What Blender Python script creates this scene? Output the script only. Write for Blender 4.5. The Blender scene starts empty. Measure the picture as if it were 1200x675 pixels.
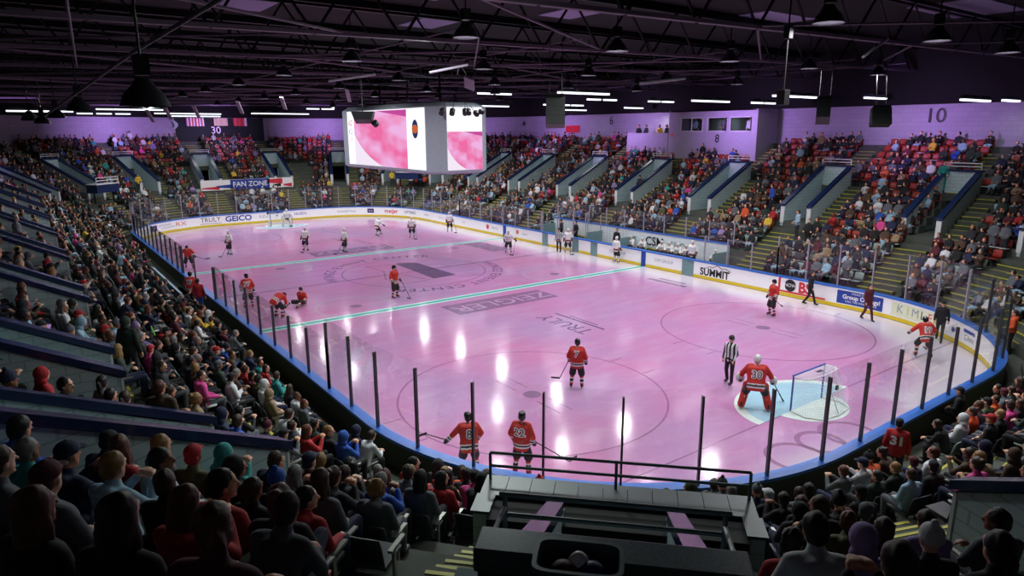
import bpy, bmesh, math, random
import numpy as np
from mathutils import Vector, Matrix
from mathutils.bvhtree import BVHTree
rnd = random.Random(11)
SC = bpy.context.scene
COL = SC.collection
PI = math.pi
# ------------------------------------------------------------------ camera
CAM = np.array([-38.12194783, 20.01227861, 8.82530538])
CR = np.array([-0.59018419, -0.80726018, -0.0036917])
CU = np.array([0.18172899, -0.13731414, 0.97371423])
CF = np.array([0.78654764, -0.57399986, -0.22774321])
FPX = 786.836
cd = bpy.data.cameras.new('camera'); cam = bpy.data.objects.new('camera', cd); COL.objects.link(cam)
cd.lens = FPX / 1200 * 36; cd.sensor_width = 36; cd.clip_end = 300; cd.clip_start = 0.05
cam.matrix_world = Matrix([[CR[0], CU[0], -CF[0], CAM[0]], [CR[1], CU[1], -CF[1], CAM[1]], [CR[2], CU[2], -CF[2], CAM[2]], [0, 0, 0, 1]])
SC.camera = cam
# ------------------------------------------------------------------ world and exposure
w = bpy.data.worlds.new('hall'); SC.world = w; w.use_nodes = True
w.node_tree.nodes['Background'].inputs[0].default_value = (0.012, 0.010, 0.018, 1)
w.node_tree.nodes['Background'].inputs[1].default_value = 1.0
vs = SC.view_settings; vs.view_transform = 'Standard'; vs.look = 'None'; vs.gamma = 1; vs.exposure = 0.0; vs.use_curve_mapping = False
SC.cycles.transparent_max_bounces = 32; SC.cycles.max_bounces = 6; SC.cycles.sample_clamp_indirect = 4
# ------------------------------------------------------------------ light levels
LAMP_W = 135.0        # each high bay lamp over the ice
FLUO_W = 32.0         # each fluorescent fixture over the stands
WASH_W = 175.0         # purple wash lamps at the walls
SCREEN_E = 1.0
def area(name, loc, target, power, size, color, spread=PI, shape='DISK', sy=None):
    l = bpy.data.lights.new(name, 'AREA'); l.energy = power; l.shape = shape; l.size = size; l.color = color; l.spread = spread
    if sy: l.size_y = sy
    o = bpy.data.objects.new(name, l); COL.objects.link(o); o.location = loc
    d = Vector(target) - Vector(loc); o.rotation_euler = d.to_track_quat('-Z', 'Y').to_euler(); return o
LAMPX = [-29.2, -22.4, -15.0, -7.7, -0.4, 7.0, 13.8, 20.8, 27.7]  # first value is an extra lamp row added to brighten the near ice
LAMPY = [-11.8, -6.2, -1.1, 4.5, 10.0]
LAMPZ = 11.2
for x in LAMPX:
    for y in LAMPY:
        if x < -28 and abs(y) > 7: continue
        area('high_bay_light', (x, y, LAMPZ), (x, y, 0), LAMP_W * (1.9 if y < -11 else 1.0) * (1.5 if abs(x) > 20 else 1.0), 0.5, (1.0, 0.97, 1.0), math.radians(160))
for x, y, tx, ty in ((-30, -14, -31, -27), (-18, -18, -18, -28), (-6, -18, -6, -28), (6, -18, 6, -28), (18, -18, 18, -28), (30, -14, 32, -27),
                     (36, 0, 46, 2), (36, 9, 46, 12), (36, -9, 46, -12), (24, 16, 30, 28)):
    area('purple_wash_light', (x, y, 10.5), (tx, ty, 8.9), WASH_W, 0.8, (0.62, 0.36, 1.0), math.radians(78))
for x, y in ((-20, 4), (-12, -8), (0, 6), (4, -12), (16, 2), (26, -6), (-26, -10), (10, 12), (-8, 12)):
    area('truss_fill', (x, y, 10.9), (x, y, 14), 0.9, 0.6, (0.55, 0.28, 1.0), math.radians(170))  # unseen purple fill added to pick out the dark roof steel
# ------------------------------------------------------------------ materials
def s2l(c):
    c = c / 255.0
    return c / 12.92 if c <= 0.04045 else ((c + 0.055) / 1.055) ** 2.4
def rgb(h):
    h = h.lstrip('#'); return tuple(s2l(int(h[i:i + 2], 16)) for i in (0, 2, 4)) + (1,)
MATS = {}
def mat(name, col, rough=0.6, metal=0.0, var=0.15, scale=8.0, bump=0.0, emit=0.0, spec=0.5):
    if name in MATS: return MATS[name]
    m = bpy.data.materials.new(name); m.use_nodes = True; nt = m.node_tree; b = nt.nodes['Principled BSDF']
    c = rgb(col); tc = nt.nodes.new('ShaderNodeTexCoord'); n = nt.nodes.new('ShaderNodeTexNoise')
    n.inputs['Scale'].default_value = scale; n.inputs['Detail'].default_value = 3
    nt.links.new(tc.outputs['Object'], n.inputs['Vector'])
    mx = nt.nodes.new('ShaderNodeMix'); mx.data_type = 'RGBA'
    mx.inputs['A'].default_value = tuple(v * (1 - var) for v in c[:3]) + (1,); mx.inputs['B'].default_value = tuple(min(1, v * (1 + var)) for v in c[:3]) + (1,)
    nt.links.new(n.outputs['Fac'], mx.inputs['Factor']); nt.links.new(mx.outputs['Result'], b.inputs['Base Color'])
    b.inputs['Roughness'].default_value = rough; b.inputs['Metallic'].default_value = metal; b.inputs['Specular IOR Level'].default_value = spec
    if bump:
        bp = nt.nodes.new('ShaderNodeBump'); bp.inputs['Strength'].default_value = bump; nt.links.new(n.outputs['Fac'], bp.inputs['Height']); nt.links.new(bp.outputs['Normal'], b.inputs['Normal'])
    if emit:
        b.inputs['Emission Color'].default_value = c; b.inputs['Emission Strength'].default_value = emit
    MATS[name] = m; return m
def brick_mat(name, col, mortar, sx=1.0):
    m = mat(name, col, 0.75); nt = m.node_tree; b = nt.nodes['Principled BSDF']
    tc = nt.nodes.new('ShaderNodeTexCoord'); br = nt.nodes.new('ShaderNodeTexBrick'); mp = nt.nodes.new('ShaderNodeMapping')
    sep = nt.nodes.new('ShaderNodeSeparateXYZ'); cb = nt.nodes.new('ShaderNodeCombineXYZ'); ad = nt.nodes.new('ShaderNodeMath')
    nt.links.new(tc.outputs['Object'], sep.inputs[0]); nt.links.new(sep.outputs['X'], ad.inputs[0]); nt.links.new(sep.outputs['Y'], ad.inputs[1])
    nt.links.new(ad.outputs[0], cb.inputs['X']); nt.links.new(sep.outputs['Z'], cb.inputs['Y']); nt.links.new(cb.outputs[0], br.inputs['Vector'])
    c = rgb(col); br.inputs['Color1'].default_value = c; br.inputs['Color2'].default_value = tuple(v * 0.92 for v in c[:3]) + (1,)
    br.inputs['Mortar'].default_value = rgb(mortar); br.inputs['Scale'].default_value = 1.0; br.inputs['Mortar Size'].default_value = 0.012
    br.inputs['Brick Width'].default_value = 0.4 * sx; br.inputs['Row Height'].default_value = 0.2 * sx
    nt.links.new(br.outputs['Color'], b.inputs['Base Color']); return m
# ------------------------------------------------------------------ mesh helpers
class MB:
    def __init__(s): s.v = []; s.f = []; s.m = []
    def add(s, vs, fs, mi=0):
        o = len(s.v); s.v += [tuple(float(c) for c in p) for p in vs]; s.f += [tuple(i + o for i in f) for f in fs]; s.m += [mi] * len(fs); return s
    def box(s, c, sz, mi=0, R=None):
        pts = []
        for dx in (-.5, .5):
            for dy in (-.5, .5):
                for dz in (-.5, .5):
                    p = Vector((dx * sz[0], dy * sz[1], dz * sz[2]))
                    if R is not None: p = R @ p
                    pts.append(p + Vector(c))
        return s.add(pts, [(0, 1, 3, 2), (4, 6, 7, 5), (0, 4, 5, 1), (2, 3, 7, 6), (0, 2, 6, 4), (1, 5, 7, 3)], mi)
    def hexa(s, p, mi=0):   # p: 4 bottom ccw, 4 top
        return s.add(p, [(3, 2, 1, 0), (4, 5, 6, 7), (0, 1, 5, 4), (1, 2, 6, 5), (2, 3, 7, 6), (3, 0, 4, 7)], mi)
    def rings(s, rr, mi=0, cap=True):
        n = len(rr[0]); vs = [p for r in rr for p in r]; fs = []
        for i in range(len(rr) - 1):
            for j in range(n):
                fs.append((i * n + j, i * n + (j + 1) % n, (i + 1) * n + (j + 1) % n, (i + 1) * n + j))
        if cap: fs.append(tuple(range(n))[::-1]); fs.append(tuple((len(rr) - 1) * n + j for j in range(n)))
        return s.add(vs, fs, mi)
    def tube(s, p0, p1, r0, r1=None, n=8, mi=0, dome=False):
        r1 = r0 if r1 is None else r1
        a = Vector(p0); b = Vector(p1); d = (b - a)
        if d.length < 1e-6: d = Vector((0, 0, 1e-4))
        z = d.normalized(); x = z.orthogonal().normalized(); y = z.cross(x)
        def ring(c, r): return [c + x * (r * math.cos(2 * PI * k / n)) + y * (r * math.sin(2 * PI * k / n)) for k in range(n)]
        if dome:
            rr = [ring(a - z * r0 * math.cos(t), max(r0 * math.sin(t), 1e-4)) for t in (0.05, 0.5, 1.0, PI / 2)]
            rr += [ring(b + z * r1 * math.cos(t), max(r1 * math.sin(t), 1e-4)) for t in (PI / 2, 1.0, 0.5, 0.05)]
        else: rr = [ring(a, r0), ring(b, r1)]
        return s.rings(rr, mi)
    def poly(s, pts, r, n=6, mi=0):
        for a, b in zip(pts[:-1], pts[1:]): s.tube(a, b, r, n=n, mi=mi)
        return s
    def ell(s, c, rad, rot=None, nu=12, nv=8, mi=0):
        rr = []
        for i in range(nv + 1):
            t = PI * i / nv; st = max(math.sin(t), 1e-3); ring = []
            for k in range(nu):
                u = 2 * PI * k / nu; p = Vector((rad[0] * st * math.cos(u), rad[1] * st * math.sin(u), -rad[2] * math.cos(t)))
                if rot is not None: p = rot @ p
                ring.append(p + Vector(c))
            rr.append(ring)
        return s.rings(rr, mi)
    def lathe(s, prof, n=20, c=(0, 0, 0), mi=0, cap=False):
        rr = [[(c[0] + r * math.cos(2 * PI * k / n), c[1] + r * math.sin(2 * PI * k / n), c[2] + z) for k in range(n)] for r, z in prof]
        return s.rings(rr, mi, cap)
    def mesh(s, name, mats, smooth=False):
        me = bpy.data.meshes.new(name); me.from_pydata(s.v, [], s.f)
        for m in (mats if isinstance(mats, (list, tuple)) else [mats]): me.materials.append(m)
        if any(s.m): me.polygons.foreach_set('material_index', s.m)
        if smooth: me.polygons.foreach_set('use_smooth', [True] * len(s.f))
        me.update(); return me
    def build(s, name, mats, parent=None, smooth=False, bevel=0.0):
        o = obj(name, s.mesh(name, mats, smooth), parent)
        if bevel:
            b = o.modifiers.new('bevel', 'BEVEL'); b.width = bevel; b.segments = 2; b.limit_method = 'ANGLE'
        return o
def obj(name, me, parent=None, loc=None, rz=None, mats=None):
    o = bpy.data.objects.new(name, me); COL.objects.link(o)
    if parent: o.parent = parent
    if loc is not None: o.location = loc
    if rz is not None: o.rotation_euler = (0, 0, rz)
    if mats:
        for i, m in enumerate(mats):
            o.material_slots[i].link = 'OBJECT'; o.material_slots[i].material = m
    return o
def empty(name, loc=(0, 0, 0), rz=0.0):
    o = bpy.data.objects.new(name, None); COL.objects.link(o); o.location = loc; o.rotation_euler = (0, 0, rz); o.empty_display_size = .2; return o
def tag(o, label, cat, group=None, kind=None):
    if label: o['label'] = label
    if cat: o['category'] = cat
    if group: o['group'] = group
    if kind: o['kind'] = kind
    return o
def struct(o, label=None):
    o['kind'] = 'structure'
    if label: o['label'] = label
    return o
_dg = None
def evalmesh(o):
    dg = bpy.context.evaluated_depsgraph_get(); dg.update()
    return bpy.data.meshes.new_from_object(o.evaluated_get(dg), depsgraph=dg)
def remesh(mb, name, voxel, ratio=1.0, smooth=2, mats=None, paint=None):
    me = bpy.data.meshes.new('tmp'); me.from_pydata(mb.v, [], mb.f)
    o = bpy.data.objects.new('tmp', me); COL.objects.link(o)
    r = o.modifiers.new('r', 'REMESH'); r.mode = 'VOXEL'; r.voxel_size = voxel
    if smooth:
        s = o.modifiers.new('s', 'SMOOTH'); s.iterations = smooth; s.factor = 0.5
    if ratio < 1:
        d = o.modifiers.new('d', 'DECIMATE'); d.ratio = ratio
    out = evalmesh(o); out.name = name; bpy.data.objects.remove(o); bpy.data.meshes.remove(me)
    out.materials.clear()
    for m in (mats or []): out.materials.append(m)
    out.polygons.foreach_set('use_smooth', [True] * len(out.polygons))
    if paint: out.polygons.foreach_set('material_index', [paint(p.center) for p in out.polygons])
    out.update(); return out
_tc = {}
def textmesh(txt, size, extrude=0.0, offset=0.0, shear=0.0, space=1.0):
    """verts (x,y) centred, faces"""
    k = (txt, size, extrude, offset, shear, space)
    if k in _tc: return _tc[k]
    c = bpy.data.curves.new('t', 'FONT'); c.body = txt; c.size = size; c.align_x = 'CENTER'; c.align_y = 'CENTER'; c.offset = offset; c.shear = shear; c.space_character = space; c.resolution_u = 3
    o = bpy.data.objects.new('t', c); COL.objects.link(o); me = evalmesh(o); bpy.data.objects.remove(o)
    bm = bmesh.new(); bm.from_mesh(me); bmesh.ops.triangulate(bm, faces=bm.faces[:])
    for _ in range(4):
        ed = [e for e in bm.edges if e.calc_length() > max(size * .35, .12)]
        if not ed: break
        bmesh.ops.subdivide_edges(bm, edges=ed, cuts=1); bmesh.ops.triangulate(bm, faces=bm.faces[:])
    bm.verts.index_update()
    r = ([(v.co.x, v.co.y) for v in bm.verts], [tuple(v.index for v in f.verts) for f in bm.faces]); bm.free(); _tc[k] = r; return r
# ------------------------------------------------------------------ rink outline
A, B, RR = 21.95, 4.42, 8.53
def per(s, d=0.0):
    """point and outward normal at arclength s (measured on the boards) and offset d"""
    L1, La, L2 = 2 * A, PI / 2 * RR, 2 * B; T = 2 * (L1 + L2) + 4 * La; s %= T
    for k, c, a, l in (('l', (-A, -B), 0, L1), ('a', (A, -B), -90, La), ('l', (A, -B), 90, L2), ('a', (A, B), 0, La), ('l', (A, B), 180, L1), ('a', (-A, B), 90, La), ('l', (-A, B), 270, L2), ('a', (-A, -B), 180, La)):
        if s <= l: break
        s -= l
    if k == 'l':
        n = {0: (0, -1), 90: (1, 0), 180: (0, 1), 270: (-1, 0)}[a]; t = (-n[1], n[0])
        return (c[0] + n[0] * (RR + d) + t[0] * s, c[1] + n[1] * (RR + d) + t[1] * s), n
    th = math.radians(a) + s / RR; n = (math.cos(th), math.sin(th))
    return (c[0] + n[0] * (RR + d), c[1] + n[1] * (RR + d)), n
PT = 2 * (2 * A + 2 * B) + 2 * PI * RR
def srange(a, b, st=0.45):
    """breakpoints from a to b, with corner nodes exact"""
    L1, La, L2 = 2 * A, PI / 2 * RR, 2 * B; ks = [0]; 
    for l in (L1, La, L2, La, L1, La, L2, La): ks.append(ks[-1] + l)
    ks = sorted([k + o for k in ks for o in (-PT, 0, PT)]); out = [a]; n = max(1, int((b - a) / st)); out += [a + (b - a) * i / n for i in range(1, n)]
    out += [k for k in ks if a < k < b]; out.append(b); return sorted(set(round(x, 4) for x in out))
def sweep(mb, prof, a, b, mi=0, st=0.45, closed=True, mis=None):
    """closed profile of (d,z) swept along the boards from a to b"""
    ss = srange(a, b, st); n = len(prof); o = len(mb.v)
    for s in ss:
        (x0, y0), nn = per(s)
        for d, z in prof: mb.v.append((x0 + nn[0] * d, y0 + nn[1] * d, z))
    for i in range(len(ss) - 1):
        for j in range(n if closed else n - 1):
            mb.f.append((o + i * n + j, o + i * n + (j + 1) % n, o + (i + 1) * n + (j + 1) % n, o + (i + 1) * n + j)); mb.m.append(mis[j] if mis else mi)
    if closed and abs(b - a) < PT - .01:
        mb.f.append(tuple(o + j for j in range(n))[::-1]); mb.m.append(mi); mb.f.append(tuple(o + (len(ss) - 1) * n + j for j in range(n))); mb.m.append(mi)
    return mb
D0, Z0, TR, RI = 1.2, 0.72, 0.8, 0.416      # first row, tread depth and rise of the stands
NROW = 18
def rz_(k): return Z0 + RI * k
def rd_(k): return D0 + TR * k
# tunnels: (point on boards, outward normal, name)
TUN = []
for i, x in enumerate((22.1, 14.8, 7.4, 0, -7.4, -14.8, -22.1)):
    TUN.append(((x, -12.95), (0, -1), ('seventh', 'sixth', 'fifth', 'fourth', 'third', 'second', 'first')[i] + ' right')); 
for i, x in enumerate((22.1, 14.8, 7.4, 0, -7.4, -15.2, -22.6)):
    TUN.append(((x, 12.95), (0, 1), ('seventh', 'sixth', 'fifth', 'fourth', 'third', 'second', 'first')[i] + ' left'))
for y, nm in ((3.8, 'far middle'), (-3.6, 'far centre')): TUN.append(((30.48, y), (1, 0), nm))
for y, nm in ((3.8, 'near middle'), (-3.8, 'near centre')): TUN.append(((-30.48, y), (-1, 0), nm))
for sx, sy, nm in ((1, 1, 'far left corner'), (1, -1, 'far right corner'), (-1, 1, 'camera corner'), (-1, -1, 'near right corner')):
    for j, a in enumerate((21, 43.5, 66.5)):
        n = (sx * math.cos(math.radians(a)), sy * math.sin(math.radians(a))); p0 = (sx * A + n[0] * RR, sy * B + n[1] * RR)
        if (sx, sy, j) == (-1, 1, 1): n = (math.cos(math.radians(134)), math.sin(math.radians(134))); p0 = (-32.6 - 6 * n[0], 14.35 - 6 * n[1])
        TUN.append((p0, n, ('lower ', 'mid ', 'upper ')[j] + nm))
# ------------------------------------------------------------------ common materials
M_conc = mat('stand_concrete', '#4a5048', 0.85, var=.25, scale=3)
M_aisle = mat('aisle_concrete', '#3f4a3c', 0.85, var=.3, scale=5)
M_nose = mat('yellow_nosing', '#b5b03a', 0.6)
M_block = brick_mat('painted_block', '#b6ced1', '#95acb0')
M_navy = mat('navy_cap', '#1c2b52', 0.22, var=.08)
M_whitep = mat('white_paint', '#d8dede', 0.5, var=.05)
M_black = mat('black_paint', '#101214', 0.5)
M_steel = mat('brushed_steel', '#8b9090', 0.35, 0.9)
M_dsteel = mat('dark_steel', '#08080a', 0.45, 0.6)
M_beam = mat('roof_steel', '#5c4e5e', 0.6, .1)
M_deck = mat('roof_deck', '#070709', 0.9)
M_wall = brick_mat('upper_wall', '#a79fb4', '#968ea4', 1.5)
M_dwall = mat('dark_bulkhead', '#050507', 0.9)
M_blue = mat('blue_cap', '#2f6ac2', 0.35, var=.08)
M_board = mat('white_board', '#f2f4f6', 0.3, var=.03)
M_yel = mat('yellow_kick', '#d6bd1e', 0.35, var=.06)
M_teal = mat('gate_teal', '#6f8f92', 0.5)
M_dgreen = mat('board_back', '#3f463a', 0.8)
M_skin = [mat('skin_%d' % i, c, 0.55, var=.05) for i, c in enumerate(('#d9a184', '#c78c6c', '#e0b096', '#8a5a40'))]
M_eye = mat('dark_eye', '#1c1512', .4); M_lip = mat('lip', '#a5574e', .5)
# ------------------------------------------------------------------ ice
def ice_material():
    m = bpy.data.materials.new('pink_ice'); m.use_nodes = True; nt = m.node_tree; b = nt.nodes['Principled BSDF']
    at = nt.nodes.new('ShaderNodeAttribute'); at.attribute_name = 'paint'
    tc = nt.nodes.new('ShaderNodeTexCoord'); n1 = nt.nodes.new('ShaderNodeTexNoise'); n1.inputs['Scale'].default_value = .16; n1.inputs['Detail'].default_value = 4
    n2 = nt.nodes.new('ShaderNodeTexNoise'); n2.inputs['Scale'].default_value = 1.6; n2.inputs['Detail'].default_value = 6; n2.inputs['Roughness'].default_value = .7
    mp = nt.nodes.new('ShaderNodeMapping'); mp.inputs['Scale'].default_value = (1, .25, 1); mp.inputs['Rotation'].default_value = (0, 0, .5)
    nt.links.new(tc.outputs['Object'], n1.inputs['Vector']); nt.links.new(tc.outputs['Object'], mp.inputs['Vector']); nt.links.new(mp.outputs[0], n2.inputs['Vector'])
    def mix(a, bb, fac):
        x = nt.nodes.new('ShaderNodeMix'); x.data_type = 'RGBA'
        for k, v in (('A', a), ('B', bb)):
            if isinstance(v, tuple): x.inputs[k].default_value = v
            else: nt.links.new(v, x.inputs[k])
        nt.links.new(fac, x.inputs['Factor']); return x.outputs['Result']
    rp = nt.nodes.new('ShaderNodeValToRGB'); rp.color_ramp.elements[0].position = .38; rp.color_ramp.elements[1].position = .64
    nt.links.new(n1.outputs['Fac'], rp.inputs['Fac'])
    pink = mix(rgb('#c683b1'), rgb('#b590bc'), rp.outputs['Color'])
    rp2 = nt.nodes.new('ShaderNodeValToRGB'); rp2.color_ramp.elements[0].position = .45; rp2.color_ramp.elements[1].position = .9
    nt.links.new(n2.outputs['Fac'], rp2.inputs['Fac'])
    pk2 = mix(pink, rgb('#c6a4c4'), rp2.outputs['Color'])
    out = mix(rgb('#d5cfda'), pk2, at.outputs['Fac'])
    nt.links.new(out, b.inputs['Base Color'])
    n3 = nt.nodes.new('ShaderNodeTexNoise'); n3.inputs['Scale'].default_value = 3; n3.inputs['Detail'].default_value = 5; nt.links.new(tc.outputs['Object'], n3.inputs['Vector'])
    mr = nt.nodes.new('ShaderNodeMapRange'); mr.inputs['To Min'].default_value = .07; mr.inputs['To Max'].default_value = .17; nt.links.new(n3.outputs['Fac'], mr.inputs['Value']); nt.links.new(mr.outputs[0], b.inputs['Roughness'])
    b.inputs['Specular IOR Level'].default_value = .5
    bp = nt.nodes.new('ShaderNodeBump'); bp.inputs['Strength'].default_value = .015; bp.inputs['Distance'].default_value = .05; nt.links.new(n2.outputs['Fac'], bp.inputs['Height']); nt.links.new(bp.outputs['Normal'], b.inputs['Normal'])
    return m
def sdf(x, y, hx, hy, r):
    qx, qy = abs(x) - (hx - r), abs(y) - (hy - r)
    return math.hypot(max(qx, 0), max(qy, 0)) + min(max(qx, qy), 0) - r
mb = MB(); NR = 40; pts = []; ss = srange(0, PT, .6)[:-1]
for i in range(NR + 1):
    d = -(12.9) * (i / NR) ** 1.0
    # shrink along inward normals toward the medial line
    for s in ss:
        (x0, y0), n = per(s, 0.0); f = i / NR
        cx = max(-17.5, min(17.5, x0)); pts.append((x0 * (1 - f) + cx * f, y0 * (1 - f), 0.0))
n_ = len(ss); fs = [(i * n_ + j, (i + 1) * n_ + j, (i + 1) * n_ + (j + 1) % n_, i * n_ + (j + 1) % n_) for i in range(NR) for j in range(n_)]
mb.add(pts, [f[::-1] for f in fs]); ice = mb.build('floor', ice_material()); struct(ice, 'pink painted ice sheet with white edge along the boards')
at = ice.data.attributes.new('paint', 'FLOAT', 'POINT')
def sst(a, b, x):
    t = max(0, min(1, (x - a) / (b - a))); return t * t * (3 - 2 * t)
vals = []
for x, y, z in pts:
    dd = sdf(x, y - .8, 30.0, 12.3, 8.6)
    if x < -20 and y < -2.5: dd = max(dd, math.hypot(x + 20, y + 2.5) - 9.0)
    dd += .35 * math.sin(x * .7) * math.sin(y * .9 + 1)
    vals.append(1 - sst(-1.6, .5, dd))
at.data.foreach_set('value', vals)
def decal_mat(name, col, alpha=1.0):
    m = bpy.data.materials.new(name); m.use_nodes = True; nt = m.node_tree; b = nt.nodes['Principled BSDF']
    n = nt.nodes.new('ShaderNodeTexNoise'); n.inputs['Scale'].default_value = 2.5; tc = nt.nodes.new('ShaderNodeTexCoord'); nt.links.new(tc.outputs['Object'], n.inputs['Vector'])
    c = rgb(col); mx = nt.nodes.new('ShaderNodeMix'); mx.data_type = 'RGBA'; mx.inputs['A'].default_value = tuple(v * .9 for v in c[:3]) + (1,); mx.inputs['B'].default_value = tuple(min(1, v * 1.08) for v in c[:3]) + (1,)
    nt.links.new(n.outputs['Fac'], mx.inputs['Factor']); nt.links.new(mx.outputs['Result'], b.inputs['Base Color']); b.inputs['Roughness'].default_value = .16; b.inputs['Alpha'].default_value = alpha; return m
D_teal = decal_mat('teal_line_paint', '#4fb5a8'); D_pale = decal_mat('pale_line_paint', '#c2ece8'); D_grey = decal_mat('grey_ice_paint', '#8a7396', .5); D_dgrey = decal_mat('dark_ice_paint', '#6f5a80', .68)
D_red = decal_mat('faded_red_paint', '#a06a94', .4); D_white = decal_mat('white_ice_paint', '#dfe3e8', .5); D_crease = decal_mat('crease_blue', '#a9d4e6'); D_lett = decal_mat('letter_lilac', '#b792bb'); D_wcrease = decal_mat('crease_edge', '#dcefe8')
def flat(name, polys, m, z=.003, parent=ice):
    mb = MB()
    for p in polys: mb.add([(x, y, z) for x, y in p], [tuple(range(len(p)))])
    return mb.build(name, m, parent)
def ring(cx, cy, r, wd, a0=0, a1=2 * PI, n=72):
    out = []
    for i in range(n):
        t0, t1 = a0 + (a1 - a0) * i / n, a0 + (a1 - a0) * (i + 1) / n
        out.append([(cx + (r - wd / 2) * math.cos(t0), cy + (r - wd / 2) * math.sin(t0)), (cx + (r + wd / 2) * math.cos(t0), cy + (r + wd / 2) * math.sin(t0)), (cx + (r + wd / 2) * math.cos(t1), cy + (r + wd / 2) * math.sin(t1)), (cx + (r - wd / 2) * math.cos(t1), cy + (r - wd / 2) * math.sin(t1))])
    return out
def rect(x0, y0, x1, y1): return [(x0, y0), (x1, y0), (x1, y1), (x0, y1)]
for x in (7.77, -7.77):
    bl = flat('blue_line', [rect(x - .34, -12.9, x + .34, 12.9)], D_pale, .003); flat('line_stripe', [rect(x - .14, -12.9, x + .14, 12.9)], D_teal, .006, bl)
flat('centre_line', [rect(-.1, -12.9, .1, 12.9)], D_red, .004)
for x in (-27.13, 27.13): flat('goal_line', [rect(x - .03, -11.2, x + .03, 11.2)], D_red, .004)
flat('centre_circle', ring(0, 0, 4.57, .07), D_grey, .004)
for sx in (-1, 1):
    for sy in (-1, 1):
        cx, cy = sx * 21.03, sy * 6.7; c = flat('face_off_circle', ring(cx, cy, 4.57, .07), D_red, .004)
        flat('face_off_dot', [[(cx + .32 * math.cos(t), cy + .32 * math.sin(t)) for t in np.linspace(0, 2 * PI, 20)[:-1]]], D_grey, .005, c)
        flat('hash_mark', [rect(cx + a - .03, cy + b, cx + a + .03, cy + b + sg * .6) for a in (-.85, .85) for b, sg in ((4.57, 1), (-4.57, -1))] + [rect(cx + a, cy + b - .03, cx + a + g * 1.2, cy + b + .03) for a, g in ((.6, 1), (-.6, -1)) for b in (.25, -.25)], D_red, .005, c)
        flat('face_off_dot', [[(sx * 6.1 + .32 * math.cos(t), cy + .32 * math.sin(t)) for t in np.linspace(0, 2 * PI, 20)[:-1]]], D_grey, .004)
        flat('neutral_circle', ring(sx * 6.1, cy, 2.0, .08), D_white, .004)
for sx in (-1, 1):
    gx = sx * 27.13
    arc = [(gx - sx * (math.cos(t) * 1.83), 2.3 * math.sin(t)) for t in np.linspace(-PI / 2, PI / 2, 24)]
    arc2 = [(gx - sx * (math.cos(t) * 2.05), 2.62 * math.sin(t)) for t in np.linspace(-PI / 2, PI / 2, 24)]
    cr = flat('goal_crease', [arc2 if sx < 0 else arc2[::-1]], D_wcrease, .005); flat('crease_paint', [arc if sx < 0 else arc[::-1]], D_crease, .007, cr)
    back = [(gx + sx * (math.cos(t) * 1.25), 1.45 * math.sin(t)) for t in np.linspace(-PI / 2, PI / 2, 24)]
    flat('crease_back', [back if sx > 0 else back[::-1]], D_wcrease, .005, cr)
def icetext(name, txt, size, ctr, ang, m, z, parent=ice, sx=1.0, offset=0):
    v, f = textmesh(txt, size, 0, offset); c, s = math.cos(ang), math.sin(ang)
    mb = MB(); mb.add([(ctr[0] + x * sx * c - y * s, ctr[1] + x * sx * s + y * c, z) for x, y in v], f); return mb.build(name, m, parent)
# sponsor bars beside the blue lines, readable from the benches
for sx in (-1, 1):
    bar = flat('ice_sponsor_bar', [rect(sx * 9.85 - .98, -3.1, sx * 9.85 + .98, 3.25)], D_grey, .004)
    icetext('bar_letters', 'ZEIGLER', 1.55, (sx * 9.85, 0), PI / 2 if sx < 0 else -PI / 2, D_lett, .007, bar, sx=1.05, offset=.01)
icetext('ice_sponsor_letters', 'TRULY', 1.2, (-15.15, .15), 0, D_dgrey, .004, sx=.95); flat('sponsor_underline', [rect(-16.9, -.75, -13.4, -.62), rect(-16.2, -.98, -14.2, -.9)], D_dgrey, .004)
flat('ice_sponsor_plate', [rect(2.9, -10.0, 7.2, -8.2)], D_grey, .004)
flat('ice_sponsor_plate', [rect(-13.5, -10.6, -10.6, -10.2), rect(-13.0, -11.1, -11.0, -10.85)], D_grey, .004)
icetext('ice_sponsor_letters', 'WINGS', .9, (13.2, -2.2), PI, D_grey, .004)
lg = flat('centre_logo', [[(2.9, -.1), (3.1, -.35), (2.6, -1.5), (-2.5, -1.6), (-2.7, .1)]], D_dgrey, .005)
def line(p, q, wd=.08):
    d = Vector((q[0] - p[0], q[1] - p[1])).normalized() * wd / 2; n = (-d.y, d.x)
    return [(p[0] + n[0], p[1] + n[1]), (p[0] - n[0], p[1] - n[1]), (q[0] - n[0], q[1] - n[1]), (q[0] + n[0], q[1] + n[1])]
def lines(pts, wd=.08): return [line(a, b, wd) for a, b in zip(pts[:-1], pts[1:])]
flat('logo_outline', lines([(1.6, -1.6), (1.1, -2.6), (-.2, -2.6), (.2, -1.7)]) + lines([(-2.6, -1.0), (-3.3, -1.9), (-3.5, -2.8), (-2.6, -2.3)]) + lines([(2.9, .2), (3.3, 1.9), (1.2, 1.6), (-1.2, 2.6), (-3.0, 2.2), (-2.8, .4)]) + lines([(1.8, .4), (0, 1.2), (-2.6, .6)]), D_grey, .006, lg)
def arctext(txt, r, a_mid, size, m, parent):
    v, f = textmesh(txt, size, 0, .01, 0, 1.25); mb = MB()
    mb.add([((r + y) * math.cos(a_mid - x / r), (r + y) * math.sin(a_mid - x / r), .005) for x, y in v], f); mb.build('logo_letters', m, parent)
arctext('WINGS EVENT CENTER', 5.35, math.radians(205), .95, D_dgrey, lg); arctext('WINGS EVENT CENTER', 5.35, math.radians(25), .95, D_dgrey, lg)
for cx, cy, r in ((-29.0, 3.6, .8), (-28.9, 2.2, .65), (-29.1, 1.0, .8)): flat('ice_sponsor_swirl', ring(cx, cy, r, .16), D_red, .004)
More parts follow.
